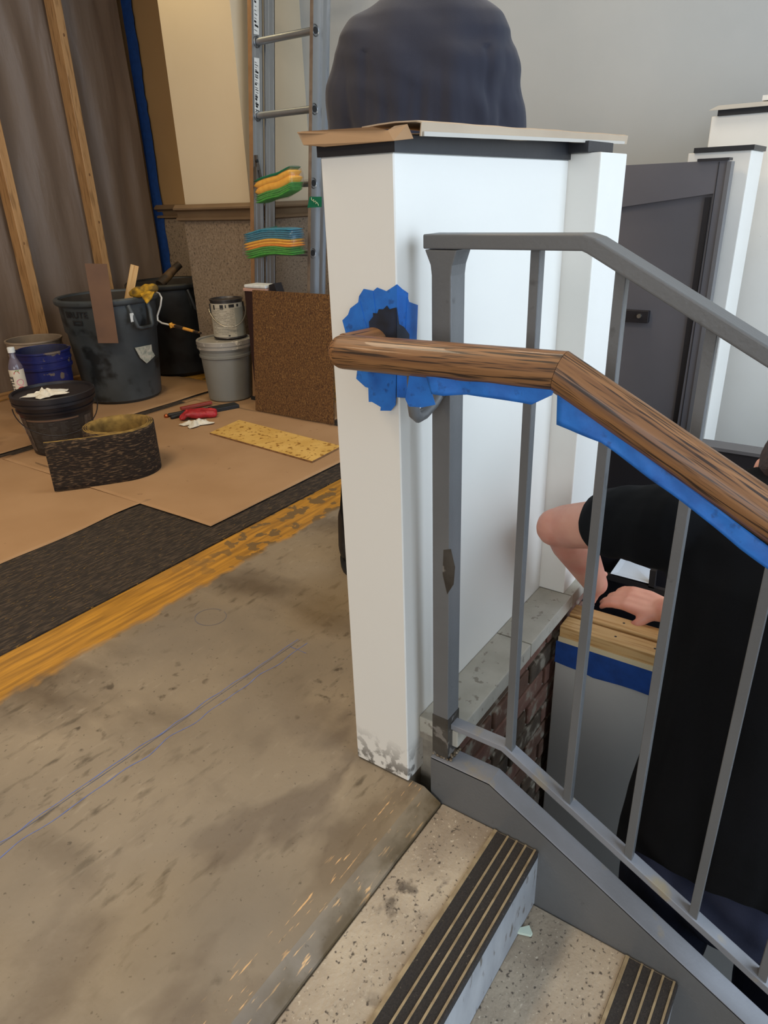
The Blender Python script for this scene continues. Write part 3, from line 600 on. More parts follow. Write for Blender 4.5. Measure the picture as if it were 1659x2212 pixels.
wallribbon(pts, .003, .015, .238).build('pile_face', M_coil, cr, smooth=True, solid=.004)
wallribbon(pts, -.002, .015, .241).build('backing', M_coilin, cr, smooth=True, solid=.003)
# ------------------------------------------------------------------ containers
def cone_pt(x, y, c, r0, r1, h, off=0):
    d = f_ + rr*((x-829.5)/FPX) - uu*((y-1106)/FPX); o = Vector((0, 0, CAMZ)); t = 1.0; prev = None
    while t < 9:
        p_ = o+d*t; z = p_.z; R = (r0+(r1-r0)*max(0, min(1, z/h)))+off
        if (p_.x-c[0])**2+(p_.y-c[1])**2 < R*R: return p_
        t += .002
    return o+d*Vector((c[0], c[1])).length
def patch(c, r0, r1, h, a0, a1, z0, z1, off=.0012, nu=24, nv=4):
    def fn(u, v):
        z = z0+(z1-z0)*v; a = a0+(a1-a0)*u; R = r0+(r1-r0)*z/h+off; return (c[0]+R*math.cos(a), c[1]+R*math.sin(a), c[2]+z)
    return MB().grid(fn, nu, nv)
def facing(c): return math.atan2(-c[1], -c[0])
def trash_can(c, m, label, letters=False, seed=1, handle_a=None):
    t = thing('trash_can', (c[0], c[1], .0085), label, 'trash can'); z0 = .009
    H, rb, rt = .64, .235, .285
    rp = lambda z: rb+(rt-rb)*z/H
    prof = [(.0, 0), (rb-.02, 0), (rb, .02), (rp(.43), .43), (rp(.43)+.012, .445), (rp(.60)+.006, .60), (rt+.018, .605), (rt+.026, .615), (rt+.026, .632), (rt+.014, .642), (rt-.002, .638), (rt-.012, .60), (rb-.012, .03), (0, .03)]
    MB().lathe([(q, z) for q, z in prof], 56, (c[0], c[1], z0)).build('body', m, t, smooth=40)
    MB().lathe([(rb-.014, .035), (rp(.63)-.016, .63)], 56, (c[0], c[1], z0)).build('liner_face', M_canin, t, smooth=40)
    MB().lathe([(0, .30), (.12, .33), (rp(.3)-.02, .29)], 24, (c[0], c[1], z0)).build('rubbish', M_canin, t, smooth=True)
    fa = facing(c)
    for a in (handle_a or (fa+.62, fa+.62+math.pi)):
        P = lambda da, z, off: Vector((c[0]+(rp(z)+off)*math.cos(a+da), c[1]+(rp(z)+off)*math.sin(a+da), z0+z))
        h = MB().tube([P(-.24, .60, .015), P(-.22, .56, .035), P(-.17, .475, .055), P(-.10, .465, .062), P(.10, .465, .062), P(.17, .475, .055), P(.22, .56, .035), P(.24, .60, .015)], .013, 10)
        h.build('handle', m, t, smooth=60)
        MB().prism([P(-.24, .60, .006), P(-.30, .60, .006), P(-.26, .50, .004), P(-.20, .47, .006), P(-.18, .50, .03), P(-.20, .56, .03)], (.004, .004, 0)).build('handle_gusset', m, t)
    return t, rp
c1 = (2.712, 4.010); c2_ = (3.42, 4.27)
t1, rp = trash_can(c1, M_can, 'open grey trash can in front with a brown board hung on it', seed=1)
t2, _ = trash_can(c2_, M_can2, 'darker open trash can behind, beside the speckled pilaster', seed=2)
fa = facing(c1)
def onc(c, rpf, a0, z0_, sc=1, off=.014):
    return lambda u, v, w_: (c[0]+(rpf(z0_+v)+off+w_)*math.cos(a0+u/rpf(z0_)), c[1]+(rpf(z0_+v)+off+w_)*math.sin(a0+u/rpf(z0_)), .009+z0_+v)
text_mesh('BRUTE', .052, 'lettering', M_ink, t1, onc(c1, rp, fa-1.0, .545), bold=.0012)
em = onc(c1, rp, fa-.83, .50)
MB().add([em(x, y, .001) for x, y in ((0, 0), (.065, 0), (.065, .03), (0, .03), (.012, .010), (.053, .010), (.053, .022), (.012, .022))], [(0, 1, 5, 4), (1, 2, 6, 5), (2, 3, 7, 6), (3, 0, 4, 7)]).build('emblem', M_ink, t1)
q = [cone_pt(x, y, c1, .235, .285, .64, .016) for x, y in ((291, 751), (318, 746), (327, 744), (329, 758), (335, 768), (325, 778), (317, 785), (303, 773))]
MB().prism(q, (-.001, -.0015, 0)).build('torn_sticker', mat('torn_white_label', '#b9b2a0', '#8f9384', 60, .8), t1)
q = [cone_pt(x, y, c1, .235, .285, .64, .05) for x, y in ((280, 677), (288, 676), (291, 694), (283, 696))]
MB().prism(q, (-.001, -.0015, 0)).build('paper_tag', M_label, t1)
random.seed(21)
# brown board hung over the rim
bd = MB(); dist = .0
vd = Vector((c1[0], c1[1], 0)).normalized(); ctr = Vector((c1[0], c1[1], 0))-vd*.330
side = Vector((vd.y, -vd.x, 0))
def on_plane(x, y, P0p, nrm):
    d = f_ + rr*((x-829.5)/FPX) - uu*((y-1106)/FPX); o = Vector((0, 0, CAMZ)); return o+d*((P0p-o).dot(nrm)/d.dot(nrm))
BP = [on_plane(x, y, ctr, vd) for x, y in ((183, 569), (231, 570), (256, 741), (212, 741))]
bdo = MB().prism(BP, -vd*.006).build('brown_board', mat('brown_hardboard', '#6a4a30', '#5c3f29', 6, .6), bevel=.001)
tag(bdo, 'narrow brown board hanging upright on the front of the grey trash can', 'board')
sA = on_plane(291, 573, Vector((c1[0]+.05, c1[1]-.12, 0)), vd); sB = on_plane(277, 650, Vector((c1[0]+.05, c1[1]-.12, 0)), vd); sB2 = sB+(sB-sA)*1.2
so_ = MB().bar(sA, sB2, .048, .022, up=tuple(vd)).build('pine_offcut', M_pine, bevel=.002, frame=fr(tuple(sA), sB2-sA, (0.3, 0.9, .1)))
tag(so_, 'chipped pine offcut sticking up out of the front trash can', 'wood')
# roller with yellow cloth
RX = 2.84
ro = thing('paint_roller', tuple(at(335, 640, 0, RX)), 'paint roller with bent white wire and yellow handle', 'paint roller')
RP = [at(x, y, 0, RX-.04*i/6) for i, (x, y) in enumerate([(318, 627), (334, 630), (344, 634), (349, 643), (347, 660), (340, 682), (341, 692), (350, 698), (372, 703)])]
MB().tube(RP, .0055, 10).build('wire', M_wire, ro, smooth=60)
MB().tube([at(368, 698, 0, RX-.05), at(372, 708, 0, RX-.05)], .012, 12).build('ferrule', mat('yellow_ferrule', '#c18a1e', rough=.4), ro, smooth=60)
MB().tube([at(370, 702, 0, RX-.05), at(385, 706, 0, RX-.05), at(434, 720, 0, RX-.06)], [.010, .011, .007], 12).build('handle', mat('roller_handle', '#2a211a', '#c98f3a', 9, .4, lo=.48, hi=.52), ro, smooth=60)
ycl = thing('yellow_cloth', tuple(at(310, 640, 0, 2.72)), 'crumpled yellow and black cloth over the front trash can rim', 'cloth')
m = MB(); a_, b2_ = at(284, 634, 0, 2.70), at(331, 623, 0, 2.78)
m.tube([a_, a_.lerp(b2_, .3), a_.lerp(b2_, .7), b2_], [.02, .032, .035, .03], 12, caps='round'); 
T3 = [at(300, 632, 0, 2.70), at(336, 628, 0, 2.74), at(319, 657, 0, 2.66)]
m.prism(T3, (-.02, -.02, 0))
m.build('cloth_body', M_yb, ycl, remesh=.007, sm_it=2, disp=lambda p_, n_: .008*nz(p_*28))
mh = MB().tube([on_plane(345, 615, Vector((3.35, 4.15, 0)), vd), on_plane(368, 590, Vector((3.40, 4.2, 0)), vd), on_plane(374, 584, Vector((3.40, 4.2, 0)), vd), on_plane(388, 571, Vector((3.40, 4.22, 0)), vd)], [.032, .030, .027, .026], 14)
mh.build('dirty_pole', mat('dirty_pole_mat', '#2c2217', '#7a5a30', 7, .7, lo=.5, hi=.7), smooth=50); tag(bpy.data.objects['dirty_pole'], 'dirty thick handle sticking out of the darker rear trash can', 'handle')
# buckets
def bucket(c, rb, rt, h, m, label, lid=None, z0=.0095, inner=None, wall=True, name='bucket', handle_side=None):
    t = thing(name, (c[0], c[1], z0), label, 'bucket')
    rp_ = lambda z: rb+(rt-rb)*z/h
    out = [(0, 0), (rb-.008, 0), (rb, .008), (rp_(.72*h), .72*h), (rp_(.73*h)+.008, .735*h), (rp_(.77*h)+.008, .77*h), (rp_(.78*h)+.002, .78*h), (rp_(.84*h)+.002, .84*h), (rp_(.85*h)+.006, .85*h), (rp_(.88*h)+.006, .88*h), (rp_(.89*h)+.001, .89*h), (rt, .965*h), (rt+.006, .975*h), (rt+.006, h), (rt-.004, h), (rp_(.9*h)-.006, .9*h), (rb-.006, .02), (0, .02)]
    MB().lathe(out, 48, (c[0], c[1], z0)).build('body', m, t, smooth=35)
    if lid:
        l = h; MB().lathe([(rt+.004, l-.044), (rt+.010, l-.044), (rt+.010, l-.030), (rt+.006, l-.028), (rt+.006, l-.024), (rt+.012, l-.022), (rt+.012, l+.001), (rt+.008, l+.005), (rt-.001, l+.005), (rt-.005, l-.007), (rt-.03, l-.008), (0, l-.007)], 48, (c[0], c[1], z0)).build('lid', lid, t, smooth=35)
    if inner: MB().lathe([(rb-.007, .05), (rp_(.9*h)-.008, .9*h), (rt-.006, h-.002)], 48, (c[0], c[1], z0)).build('stained_inside', inner, t, smooth=35)
    return t, rp_
def bail(c, r, z, drop, fa_, m, t, rad=.0025, tilt=.02):
    s_ = Vector((math.cos(fa_+math.pi/2), math.sin(fa_+math.pi/2), 0)); o_ = Vector((math.cos(fa_), math.sin(fa_), 0)); P = []
    for i in range(25):
        a = math.pi*i/24; P.append(Vector((c[0], c[1], z))+s_*(r+.006)*math.cos(a)+o_*(math.sin(a)*(r+tilt))+Vector((0, 0, -drop*math.sin(a))))
    return MB().tube(P, rad, 8).build('bail_handle', m, t, smooth=60)
gc = (3.028, 3.348)
tb, rpb = bucket(gc, .135, .158, .37, M_bucket, 'grey plastic bucket with paint-splashed lid, under the paint can', M_lid)
# paint can
pcn = (3.098, 3.362); pz = .381
tc_ = thing('paint_can', (pcn[0], pcn[1], pz), 'small paint can with printed white label, standing on the grey bucket', 'paint can')
PR, PH = .098, .232
MB().lathe([(0, 0), (PR, 0), (PR+.003, .003), (PR, .008), (PR, PH-.012), (PR+.004, PH-.008), (PR+.004, PH), (PR-.004, PH+.001), (PR-.008, PH-.010), (0, PH-.010)], 48, (*pcn, pz)).build('tin', mat('tin_rim', '#4a4746', rough=.35, metal=.6), tc_, smooth=40)
fap = facing(pcn)
patch((*pcn, pz), PR, PR, PH, fap-1.7, fap+1.25, .010, PH-.022, .0008, 40, 2).build('label', mat('can_label', '#b3ac9b', '#a9a291', 8, .7), tc_, smooth=True)
patch((*pcn, pz), PR, PR, PH, fap+.45, fap+1.5, .010, PH-.05, .0012, 20, 2).build('label_panel', mat('can_label2', '#8d8a7c', rough=.7), tc_, smooth=True)
random.seed(4); lm = MB()
for i in range(17):
    z = .03+.0095*i; a = fap-1.1
    while a < fap+.4:
        l = random.uniform(.05, .22)
        if random.random() < .75: q_ = patch((*pcn, pz), PR, PR, PH, a, min(a+l, fap+.42), z, z+.0022, .0018, 4, 1); lm.add(q_.v, q_.f)
        a += l+.03
lm.build('small_print', mat('gray_print', '#7d776a', rough=.8), tc_)['kind'] = 'stuff'
for a, ww, z0_, z1_ in ((-.95, .12, .175, .203), (-.45, .22, .178, .204), (-.12, .07, .185, .203), (.10, .35, .187, .205), (.62, .14, .188, .204), (-.1, .12, .016, .024)):
    patch((*pcn, pz), PR, PR, PH, fap+a, fap+a+ww, z0_, z1_, .0016, 5, 1).build('printed_mark', M_ink, tc_)
bail(pcn, PR+.006, pz+.175, .10, fap+.1, M_zinc, tc_, .003, .018)
for sg in (-1, 1): MB().box((-.012, -.004, -.045), (.012, .006, .02)).build('ear', M_ink, tc_, frame=None) if False else None
for sg in (-1, 1):
    a = fap+.1+sg*math.pi/2; q_ = patch((*pcn, pz), PR, PR, PH, a-.12, a+.12, .15, .205, .004, 4, 2); q_.build('handle_ear', M_ink, tc_, solid=.005)
# black bucket with label
bc = (1.872, 3.375)
tk, rk = bucket(bc, .145, .188, .305, M_bk, 'black adhesive bucket with dark printed label and closed lid', M_bk)
fk = facing(bc)
patch((*bc, .0095), .145, .188, .305, fk-1.0, fk+1.15, .02, .205, .001, 40, 3).build('label', M_lab, tk, smooth=True)
patch((*bc, .0095), .145, .188, .305, fk-.98, fk+.55, .192, .200, .002, 30, 1).build('label_stripe', mat('tan_print', '#6b5240', rough=.6), tk)
patch((*bc, .0095), .145, .188, .305, fk-1.35, fk-1.02, .03, .205, .001, 8, 2).build('side_label', mat('side_print', '#5f5348', '#3a322c', 60, .7), tk, smooth=True)
patch((*bc, .0095), .145, .188, .305, fk+.75, fk+1.1, .06, .19, .002, 8, 2).build('side_label', MATS['side_print'], tk, smooth=True)
lm = MB(); random.seed(8)
for col in range(5):
    a0 = fk-.92+col*.31
    for i in range(19):
        if random.random() < .8:
            z = .05+.0072*i; q_ = patch((*bc, .0095), .145, .188, .305, a0, a0+random.uniform(.1, .26), z, z+.0025, .002, 3, 1); lm.add(q_.v, q_.f)
lm.build('small_print', mat('dim_print', '#4f4a44', rough=.7), tk)['kind'] = 'stuff'
patch((*bc, .0095), .145, .188, .305, fk-.45, fk+.25, .034, .046, .0024, 12, 1).build('black_band', M_ink, tk)
lm = MB()
for i in range(14): q_ = patch((*bc, .0095), .145, .188, .305, fk-.42+i*.045, fk-.42+i*.045+.028, .037, .040, .003, 2, 1); lm.add(q_.v, q_.f)
lm.build('white_ticks', M_label, tk)['kind'] = 'stuff'
bail(bc, .192, .250, .11, fk+.05, M_bk, tk, .0028, .03)
# blue and clear buckets
tb2, _ = bucket((2.245, 4.06), .122, .154, .385, M_blue, 'blue bucket smeared with mortar, behind the bottle', inner=mat('blue_inside', '#10163f', '#262635', 9, .6))
tcl, _ = bucket((2.43, 4.46), .135, .165, .385, M_clear, 'dusty pale open bucket, farthest left behind the blue one', inner=mat('dusty_inside', '#6f6152', '#85745f', 7, .8))
# carton and bottle
ca = Vector((.36, .93, 0)).normalized(); cb_ = Vector((ca.y, -ca.x, 0)); k0 = Vector((1.90, 3.78, .0095))
m = MB().hexa([k0, k0+cb_*.08, k0+cb_*.08+ca*.26, k0+ca*.26] + [v+Vector((0, 0, .19)) for v in (k0, k0+cb_*.08, k0+cb_*.08+ca*.26, k0+ca*.26)])
cn = thing('carton', tuple(k0), 'small pale carton with the spray bottle standing on it', 'box'); m.build('box_body', M_cart, cn, bevel=.002)
MB().prism([k0-cb_*.001, k0-cb_*.001+ca*.04, k0-cb_*.001+ca*.04+Vector((0, 0, .186)), k0-cb_*.001+Vector((0, 0, .186))], -cb_*.0006).build('blue_stripe', M_tapeD, cn)
bo = (1.985, 3.90); bz = .2
tbo = thing('bottle', (*bo, bz), 'clear cleaner bottle with white cap and red fruit label', 'bottle')
MB().lathe([(0, 0), (.034, 0), (.038, .006), (.038, .15), (.036, .165), (.024, .195), (.0155, .215), (.015, .243), (0, .243)], 28, (*bo, bz)).build('bottle_body', mat('violet_liquid', '#8d8496', rough=.12, trans=.55, coat=.4), tbo, smooth=50)
MB().lathe([(0, .238), (.019, .238), (.019, .264), (.017, .267), (0, .267)], 24, (*bo, bz)).build('cap', M_label, tbo, smooth=40)
fb = facing(bo); bp = (*bo, bz)
patch(bp, .038, .038, 1, fb-1.5, fb+1.3, .012, .148, .0012, 24, 2).build('label', mat('bottle_label', '#cfc6b4', rough=.6), tbo, smooth=True)
def disc(cx_, cz_, ra, rz_, mm, nm_, a0=0, a1=2*math.pi, off=.002):
    P = []
    for i in range(19): t = a0+(a1-a0)*i/18; aa = fb+(cx_+ra*math.cos(t))/.038; P.append((bo[0]+(.038+off)*math.cos(aa), bo[1]+(.038+off)*math.sin(aa), bz+cz_+rz_*math.sin(t)))
    return MB().add(P, [tuple(range(len(P)))]).build(nm_, mm, tbo)
disc(-.002, .125, .014, .016, M_red, 'printed_fruit', math.pi*.0, math.pi); disc(.002, .142, .010, .004, M_grn, 'printed_leaf'); disc(.006, .078, .018, .018, mat('pink_print', '#c98592', rough=.6), 'printed_drop', off=.0025); disc(.006, .035, .020, .020, M_red, 'printed_fruit', off=.003)
vt = lambda u, v, w_: (bo[0]+(.0405+w_)*math.cos(fb+(-.026-v)/.038), bo[1]+(.0405+w_)*math.sin(fb+(-.026-v)/.038), bz+.02+u)
text_mesh('TITTLE', .03, 'lettering', M_ink, tbo, vt, bold=.001)
# red tool at left edge
rt_ = thing('red_tool', (1.69, 3.76, .0095), 'red plastic tool handles lying at the left picture edge', 'tool')
for i, (x_, y_, z_) in enumerate(((1.685, 3.75, .03), (1.675, 3.78, .065), (1.69, 3.83, .10))): MB().tube([(x_-.10, y_+.06, z_), (x_-.01, y_+.01, z_), (x_+.012, y_-.005, z_-.005)], [.018, .022, .018], 12, caps='round').build('grip', M_red, rt_, smooth=60)
# ------------------------------------------------------------------ gloves and tools
def glove(name, loc, rz_, m, label, sc=1.0, flat_=.55, seed=0, parent=None):
    g = MB(); random.seed(seed); M_ = Matrix.Translation(loc) @ Matrix.Rotation(rz_, 4, 'Z') @ Matrix.Scale(sc, 4)
    T_ = lambda v: M_ @ Vector(v)
    def cap_(a, b_, r1_, r2_): g.tube([T_(a), T_(b_)], [r1_*sc, r2_*sc], 10, caps='round')
    for y in (-.025, 0, .025): cap_((-.03, y, .022), (.035, y*.9, .024), .020, .020)
    cap_((-.08, -.02, .018), (-.03, -.01, .022), .020, .022); cap_((-.08, .02, .018), (-.03, .01, .022), .020, .022)
    for i, y in enumerate((-.032, -.011, .011, .031)):
        l = (.045, .055, .052, .04)[i]; b_ = random.uniform(-.02, .02); cap_((.035, y, .024), (.035+l*.55, y+b_*.6, .026+random.uniform(0, .012)), .0105, .010); cap_((.035+l*.55, y+b_*.6, .026+random.uniform(0, .01)), (.035+l, y+b_*1.6, .012), .010, .008)
    cap_((-.01, -.035, .02), (.02, -.062, .018), .012, .010)
    o = g.build(name, m, parent, remesh=.004*sc, sm_it=2, disp=lambda p_, n_: .006*sc*nz(p_*26/sc+Vector((seed, 0, 0)))+.0015*nz(p_*90))
    if not parent: tag(o, label, 'glove')
    return o
def crumple(loc, rz_, R, lobes, seed, label, m=M_glove, H=.035):
    def fn(u, v):
        a = 2*math.pi*u; r = v*R*(1+.38*math.cos(lobes*a+seed)+.25*nz(Vector((math.cos(a)*2, math.sin(a)*2, seed)))); x = r*math.cos(a)*1.25; y = r*math.sin(a)*.85
        q = Vector((x*30, y*30, seed)); z = .004+H*(1-v**1.5)*(.45+.9*abs(nz(q)))+.012*abs(nz(q*2.2))*(1 if v > .3 else .5)
        return (loc[0]+x*math.cos(rz_)-y*math.sin(rz_), loc[1]+x*math.sin(rz_)+y*math.cos(rz_), loc[2]+z)
    o = MB().grid(fn, 34, 9).build('white_glove', m, solid=.0012); tag(o, label, 'glove'); return o
crumple((1.80, 3.30, .3155), -.5, .072, 5, 3, 'crumpled white disposable glove lying on the black bucket lid')
crumple((2.49, 3.06, .013), -.6, .062, 4, 8, 'white work glove lying in front of the red hand tools')
0 and glove('white_glove', (1.785, 3.30, .322), 1.2, M_glove, 'crumpled white disposable glove lying on the black bucket lid', 1.15, seed=3)
0 and glove('white_glove', (2.49, 3.05, .012), .5, M_glove, 'white work glove lying in front of the red hand tools', 1.15, seed=6)
glove('red_glove', (2.59, 3.16, .014), 2.4, M_gred, 'red coated work glove between the white glove and the snips', 1.1, seed=9)
def tool(name, p0, p1, w_, h_, m, label):
    o = MB().bar(p0, p1, w_, h_).build(name, m, bevel=.004); tag(o, label, 'tool'); return o
hs = thing('tin_snips', (2.62, 3.28, .01), 'black handled snips on the floor beside the red glove', 'tool')
MB().tube([(2.52, 3.33, .022), (2.60, 3.29, .024), (2.68, 3.27, .024)], .013, 10, caps='round').build('grip', M_ink, hs, smooth=60); MB().tube([(2.50, 3.28, .022), (2.60, 3.25, .026), (2.68, 3.26, .024)], .013, 10, caps='round').build('grip', M_ink, hs, smooth=60)
MB().prism([(2.68, 3.25, .02), (2.79, 3.22, .018), (2.80, 3.24, .018), (2.69, 3.28, .02)], (0, 0, .006)).build('blade', M_zinc, hs)
MB().sphere((2.50, 3.335, .022), .014, 10, 6).build('copper_end', mat('copper', '#b5653c', rough=.3, metal=.8), hs, smooth=True)
tool('black_tool_case', (2.71, 3.19, .024), (2.87, 3.13, .024), .075, .024, M_ink, 'flat black tool case beside the grey bucket')
tool('red_scraper', (2.63, 3.36, .03), (2.82, 3.30, .03), .03, .018, mat('faded_red', '#8f3a2e', rough=.5), 'faded red scraper handle lying behind the snips')
# ------------------------------------------------------------------ leaning carpet, boxes
sl = MB()
def cpt(u, v):
    y = 2.372+(2.945-2.372)*u + (.022*(1-v) if u > .5 else 0)*u; z = .014+.685*v; x = 2.868+.055*v
    return (x, y, z)
cl = MB().grid(cpt, 12, 12).build('carpet_tile', M_cpt, solid=.010); tag(cl, 'large brown flecked carpet piece leaning upright against the ladder', 'carpet')
bx = thing('box_stack', (3.0, 2.95, .008), 'dark box with white lid edge showing above the leaning carpet', 'box')
B((2.95, 2.86, .009), (3.05, 3.04, .685)).build('box_body', mat('dark_red_box', '#2b1715', rough=.5), bx); B((2.945, 2.87, .705), (3.05, 3.035, .722)).build('white_lid', M_label, bx, bevel=.005); B((2.943, 2.865, .686), (3.055, 3.045, .703)).build('pink_edge', mat('pinkish', '#b28d7e', rough=.6), bx, bevel=.004)
MB().prism([(2.96, 2.855, .009), (2.96, 2.80, .009), (2.96, 2.795, .68), (2.96, 2.815, .735), (2.96, 2.855, .725)], (.06, 0, 0)).build('black_folder', M_dk); tag(bpy.data.objects['black_folder'], 'black folder standing beside the dark box behind the carpet', 'folder')
# ------------------------------------------------------------------ ladder
ld = thing('extension_ladder', (3.1, 2.95, .008), 'tall aluminium extension ladder leaning by the pilaster', 'ladder')
LS = .135
def rail_c(yw, out, x0, z0, z1, wdt=.082, fl=.028, mf=M_aluw, par=ld):
    A = lambda x, y, z: (x0+x+z*LS, y, z)
    m = MB(); m.hexa([A(0, yw, z0), A(wdt, yw, z0), A(wdt, yw+out*.003, z0), A(0, yw+out*.003, z0), A(0, yw, z1), A(wdt, yw, z1), A(wdt, yw+out*.003, z1), A(0, yw+out*.003, z1)])
    m.hexa([A(wdt-.004, yw, z0), A(wdt, yw, z0), A(wdt, yw+out*fl, z0), A(wdt-.004, yw+out*fl, z0), A(wdt-.004, yw, z1), A(wdt, yw, z1), A(wdt, yw+out*fl, z1), A(wdt-.004, yw+out*fl, z1)])
    for xx in (.022, .058): m.hexa([A(xx, yw-out*.002, z0), A(xx+.003, yw-out*.002, z0), A(xx+.003, yw+out*.001, z0), A(xx, yw+out*.001, z0), A(xx, yw-out*.002, z1), A(xx+.003, yw-out*.002, z1), A(xx+.003, yw+out*.001, z1), A(xx, yw+out*.001, z1)])
    r_ = m.build('side_rail', M_alu, par)
    MB().hexa([A(-.004, yw, z0), A(0, yw, z0), A(0, yw+out*fl, z0), A(-.004, yw+out*fl, z0), A(-.004, yw, z1), A(0, yw, z1), A(0, yw+out*fl, z1), A(-.004, yw+out*fl, z1)]).build('front_flange', mf, r_)
    return r_
LY0, LY1 = 2.735, 3.150; LX = 3.055
ra = rail_c(LY1, 1, LX, .012, 3.2); rb_ = rail_c(LY0, -1, LX, .012, 3.2, fl=.02, mf=mat('gray_brown_flange', '#8a7a6a', '#77675a', 20, .5, metal=.4))  # right front flange in a grayer brown than the left
rail_c(LY1-.016, 1, LX+.094, .02, 3.3, .07, .014, M_alu); rail_c(LY0+.016, -1, LX+.094, .02, 3.3, .07, .014, M_alu)
RZ = [.855+.357*i for i in range(-2, 7)]
mring = mat('rung_swage', '#8f9396', rough=.35, metal=.9)
for z in RZ:
    z += .02
    xr = LX+z*LS+.036
    MB().tube([(xr, LY0-.004, z), (xr, LY1+.004, z)], .0185, 16).build('rung', M_alu, ld, smooth=60)
    for yy, sg in ((LY0, -1), (LY1, -1)):
        MB().tube([(xr+.024*math.cos(t), yy+sg*.004, z+.026*math.sin(t)) for t in [i*math.pi/10 for i in range(20)]], .0032, 6, closed=True).build('rung_ring', mring, ld, smooth=60)
    MB().tube([(xr, LY0-.005, z), (xr, LY0-.0065, z)], .0165, 16).build('rung_socket', M_ink, ld)
    x2 = LX+.094+z*LS+.03; MB().tube([(x2, LY0+.012, z-.05), (x2, LY1-.012, z-.05)], .015, 12).build('rung', M_alu, ld, smooth=60) if z < .5 else None
for yy in (LY1, LY0): B((LX-.01, yy-.02, .008), (LX+.09, yy+.035, .03)).build('foot', M_ink, ld)
def sticker(z0, z1, marks):
    yy = LY1-.0035; A = lambda x, z, o_=0: (LX+x+z*LS, yy-o_, z)
    s_ = MB().add([A(.010, z0), A(.052, z0), A(.052, z1), A(.010, z1)], [(0, 1, 2, 3)]).build('sticker', M_label, ld)
    random.seed(int(z0*100)); m = MB()
    for i in range(marks):
        z = z0+.02+(z1-z0-.03)*i/marks; a = random.uniform(.014, .02); w2 = random.uniform(.012, .028); h2 = random.choice([.003, .003, .004, .010]); sl2 = -.25
        m.add([A(a, z, .0006), A(a+w2, z+w2*sl2, .0006), A(a+w2, z+h2+w2*sl2, .0006), A(a, z+h2, .0006)], [(0, 1, 2, 3)])
    m.build('printed_mark', M_ink, s_)
    return s_
s1_ = sticker(1.98, 2.30, 16); s2_ = sticker(1.60, 1.87, 20)
def stx(z): return lambda u, v, w_: (LX+.016+u+z*LS, LY1-.0048-w_, z+v-.25*u)
text_mesh('ZZ', .018, 'lettering', M_ink, s2_, stx(1.78)); text_mesh('III', .02, 'lettering', M_ink, s2_, stx(1.665))
# rung lock hook
hk = MB(); A = lambda x, z: (LX+x+z*LS, LY1-.02, z)
hk.bar(A(.0, 1.33), A(-.005, 1.24), .010, .02, up=(0, 1, 0)).bar(A(.01, 1.36), A(.05, 1.24), .010, .014, up=(0, 1, 0)).bar(A(-.005, 1.24), A(.02, 1.17), .012, .02, up=(0, 1, 0)).bar(A(.0, 1.39), A(.01, 1.31), .012, .022, up=(0, 1, 0)).bar(A(.02, 1.33), A(.035, 1.22), .008, .012, up=(0, 1, 0)).bar(A(-.002, 1.20), A(.05, 1.20), .008, .012, up=(0, 1, 0))
hk.build('rung_lock', mat('dull_lock', '#6e6a66', rough=.4, metal=.8), ld, bevel=.002)
MB().tube([(LX-.002+1.36*LS, LY1-.024, 1.36), (LX-.002+1.36*LS, LY1-.034, 1.36)], .009, 10).build('rivet', M_ink, ld)
# ------------------------------------------------------------------ towel packs
def towels(name, ctr, lenv, wid, layers, label, sag, tail):
    t = thing(name, tuple(ctr), label, 'towel pack'); c_ = Vector(ctr); Lx = Vector(lenv).normalized(); ln = Vector(lenv).length
    W_ = Vector((Lx.y, -Lx.x, 0)).normalized(); z = 0; tot = sum(t2 for _, t2 in layers); random.seed(len(layers)*7); zc = 0
    for i, (mm, th) in enumerate(layers):
        zi = zc+th/2; zc += th
        rings = []; jx = random.uniform(-.006, .006); n2 = 18
        for k_ in range(n2+1):
            u = k_/n2*2-1; e = (1-abs(u)**7)**.5 if abs(u) < 1 else .05; e = max(e, .12)
            o_ = c_+Lx*(u*ln/2+jx)+Vector((0, 0, zi-tot/2+sag(u)+.003*nz(Vector((u*2, i*1.3, 5)))))
            ring = []
            for j in range(14):
                a = 2*math.pi*j/14; ring.append(o_+W_*(wid/2*math.copysign(abs(math.cos(a))**.5, math.cos(a)))+Vector((0, 0, th*.74*e*math.copysign(abs(math.sin(a))**.7, math.sin(a)))))
            rings.append(ring)
        MB().loft(rings).build('towel', mm, t, smooth=True)
    rings = []
    for k_ in range(25):
        u = k_/24*2.35-1.28; s_ = 1.0 if abs(u) < .95 else max(.06, 1-(abs(u)-.95)/.33)
        o_ = c_+Lx*(u*ln/2)+Vector((0, 0, sag(max(-1, min(1, u)))+(tail if u < -1 else 0)*(abs(u)-1)/.28))
        rings.append([o_+W_*((wid/2+.006)*(s_**.3)*math.copysign(abs(math.cos(a))**.6, math.cos(a)))+Vector((0, 0, (tot/2+.008)*s_*math.copysign(abs(math.sin(a))**.6, math.sin(a)))) for a in [2*math.pi*j/20 for j in range(20)]])
    MB().loft(rings).build('clear_wrapper', M_clrf, t, disp=lambda p_, n_: .004*nz(p_*45), smooth=True)
    return t, Lx, W_, tot
P1a = at(648, 405, 0, 3.13); P1b = at(572, 412, 0, 3.13); cA = (P1a+P1b)/2; cA.x = 3.105; cA.z = 1.245
tw1, Lx, W_, tot = towels('towel_pack', cA, (0, -.265, .03), .10, [(M_grn, .010)]*4+[(M_yel, .034), (M_yel, .030)]+[(M_grnl, .012)], 'upper bag of green and yellow towels draped on a ladder rung', lambda u: -.022-.012*u*u if u < .3 else -.022+.03*(u-.3), -.03)
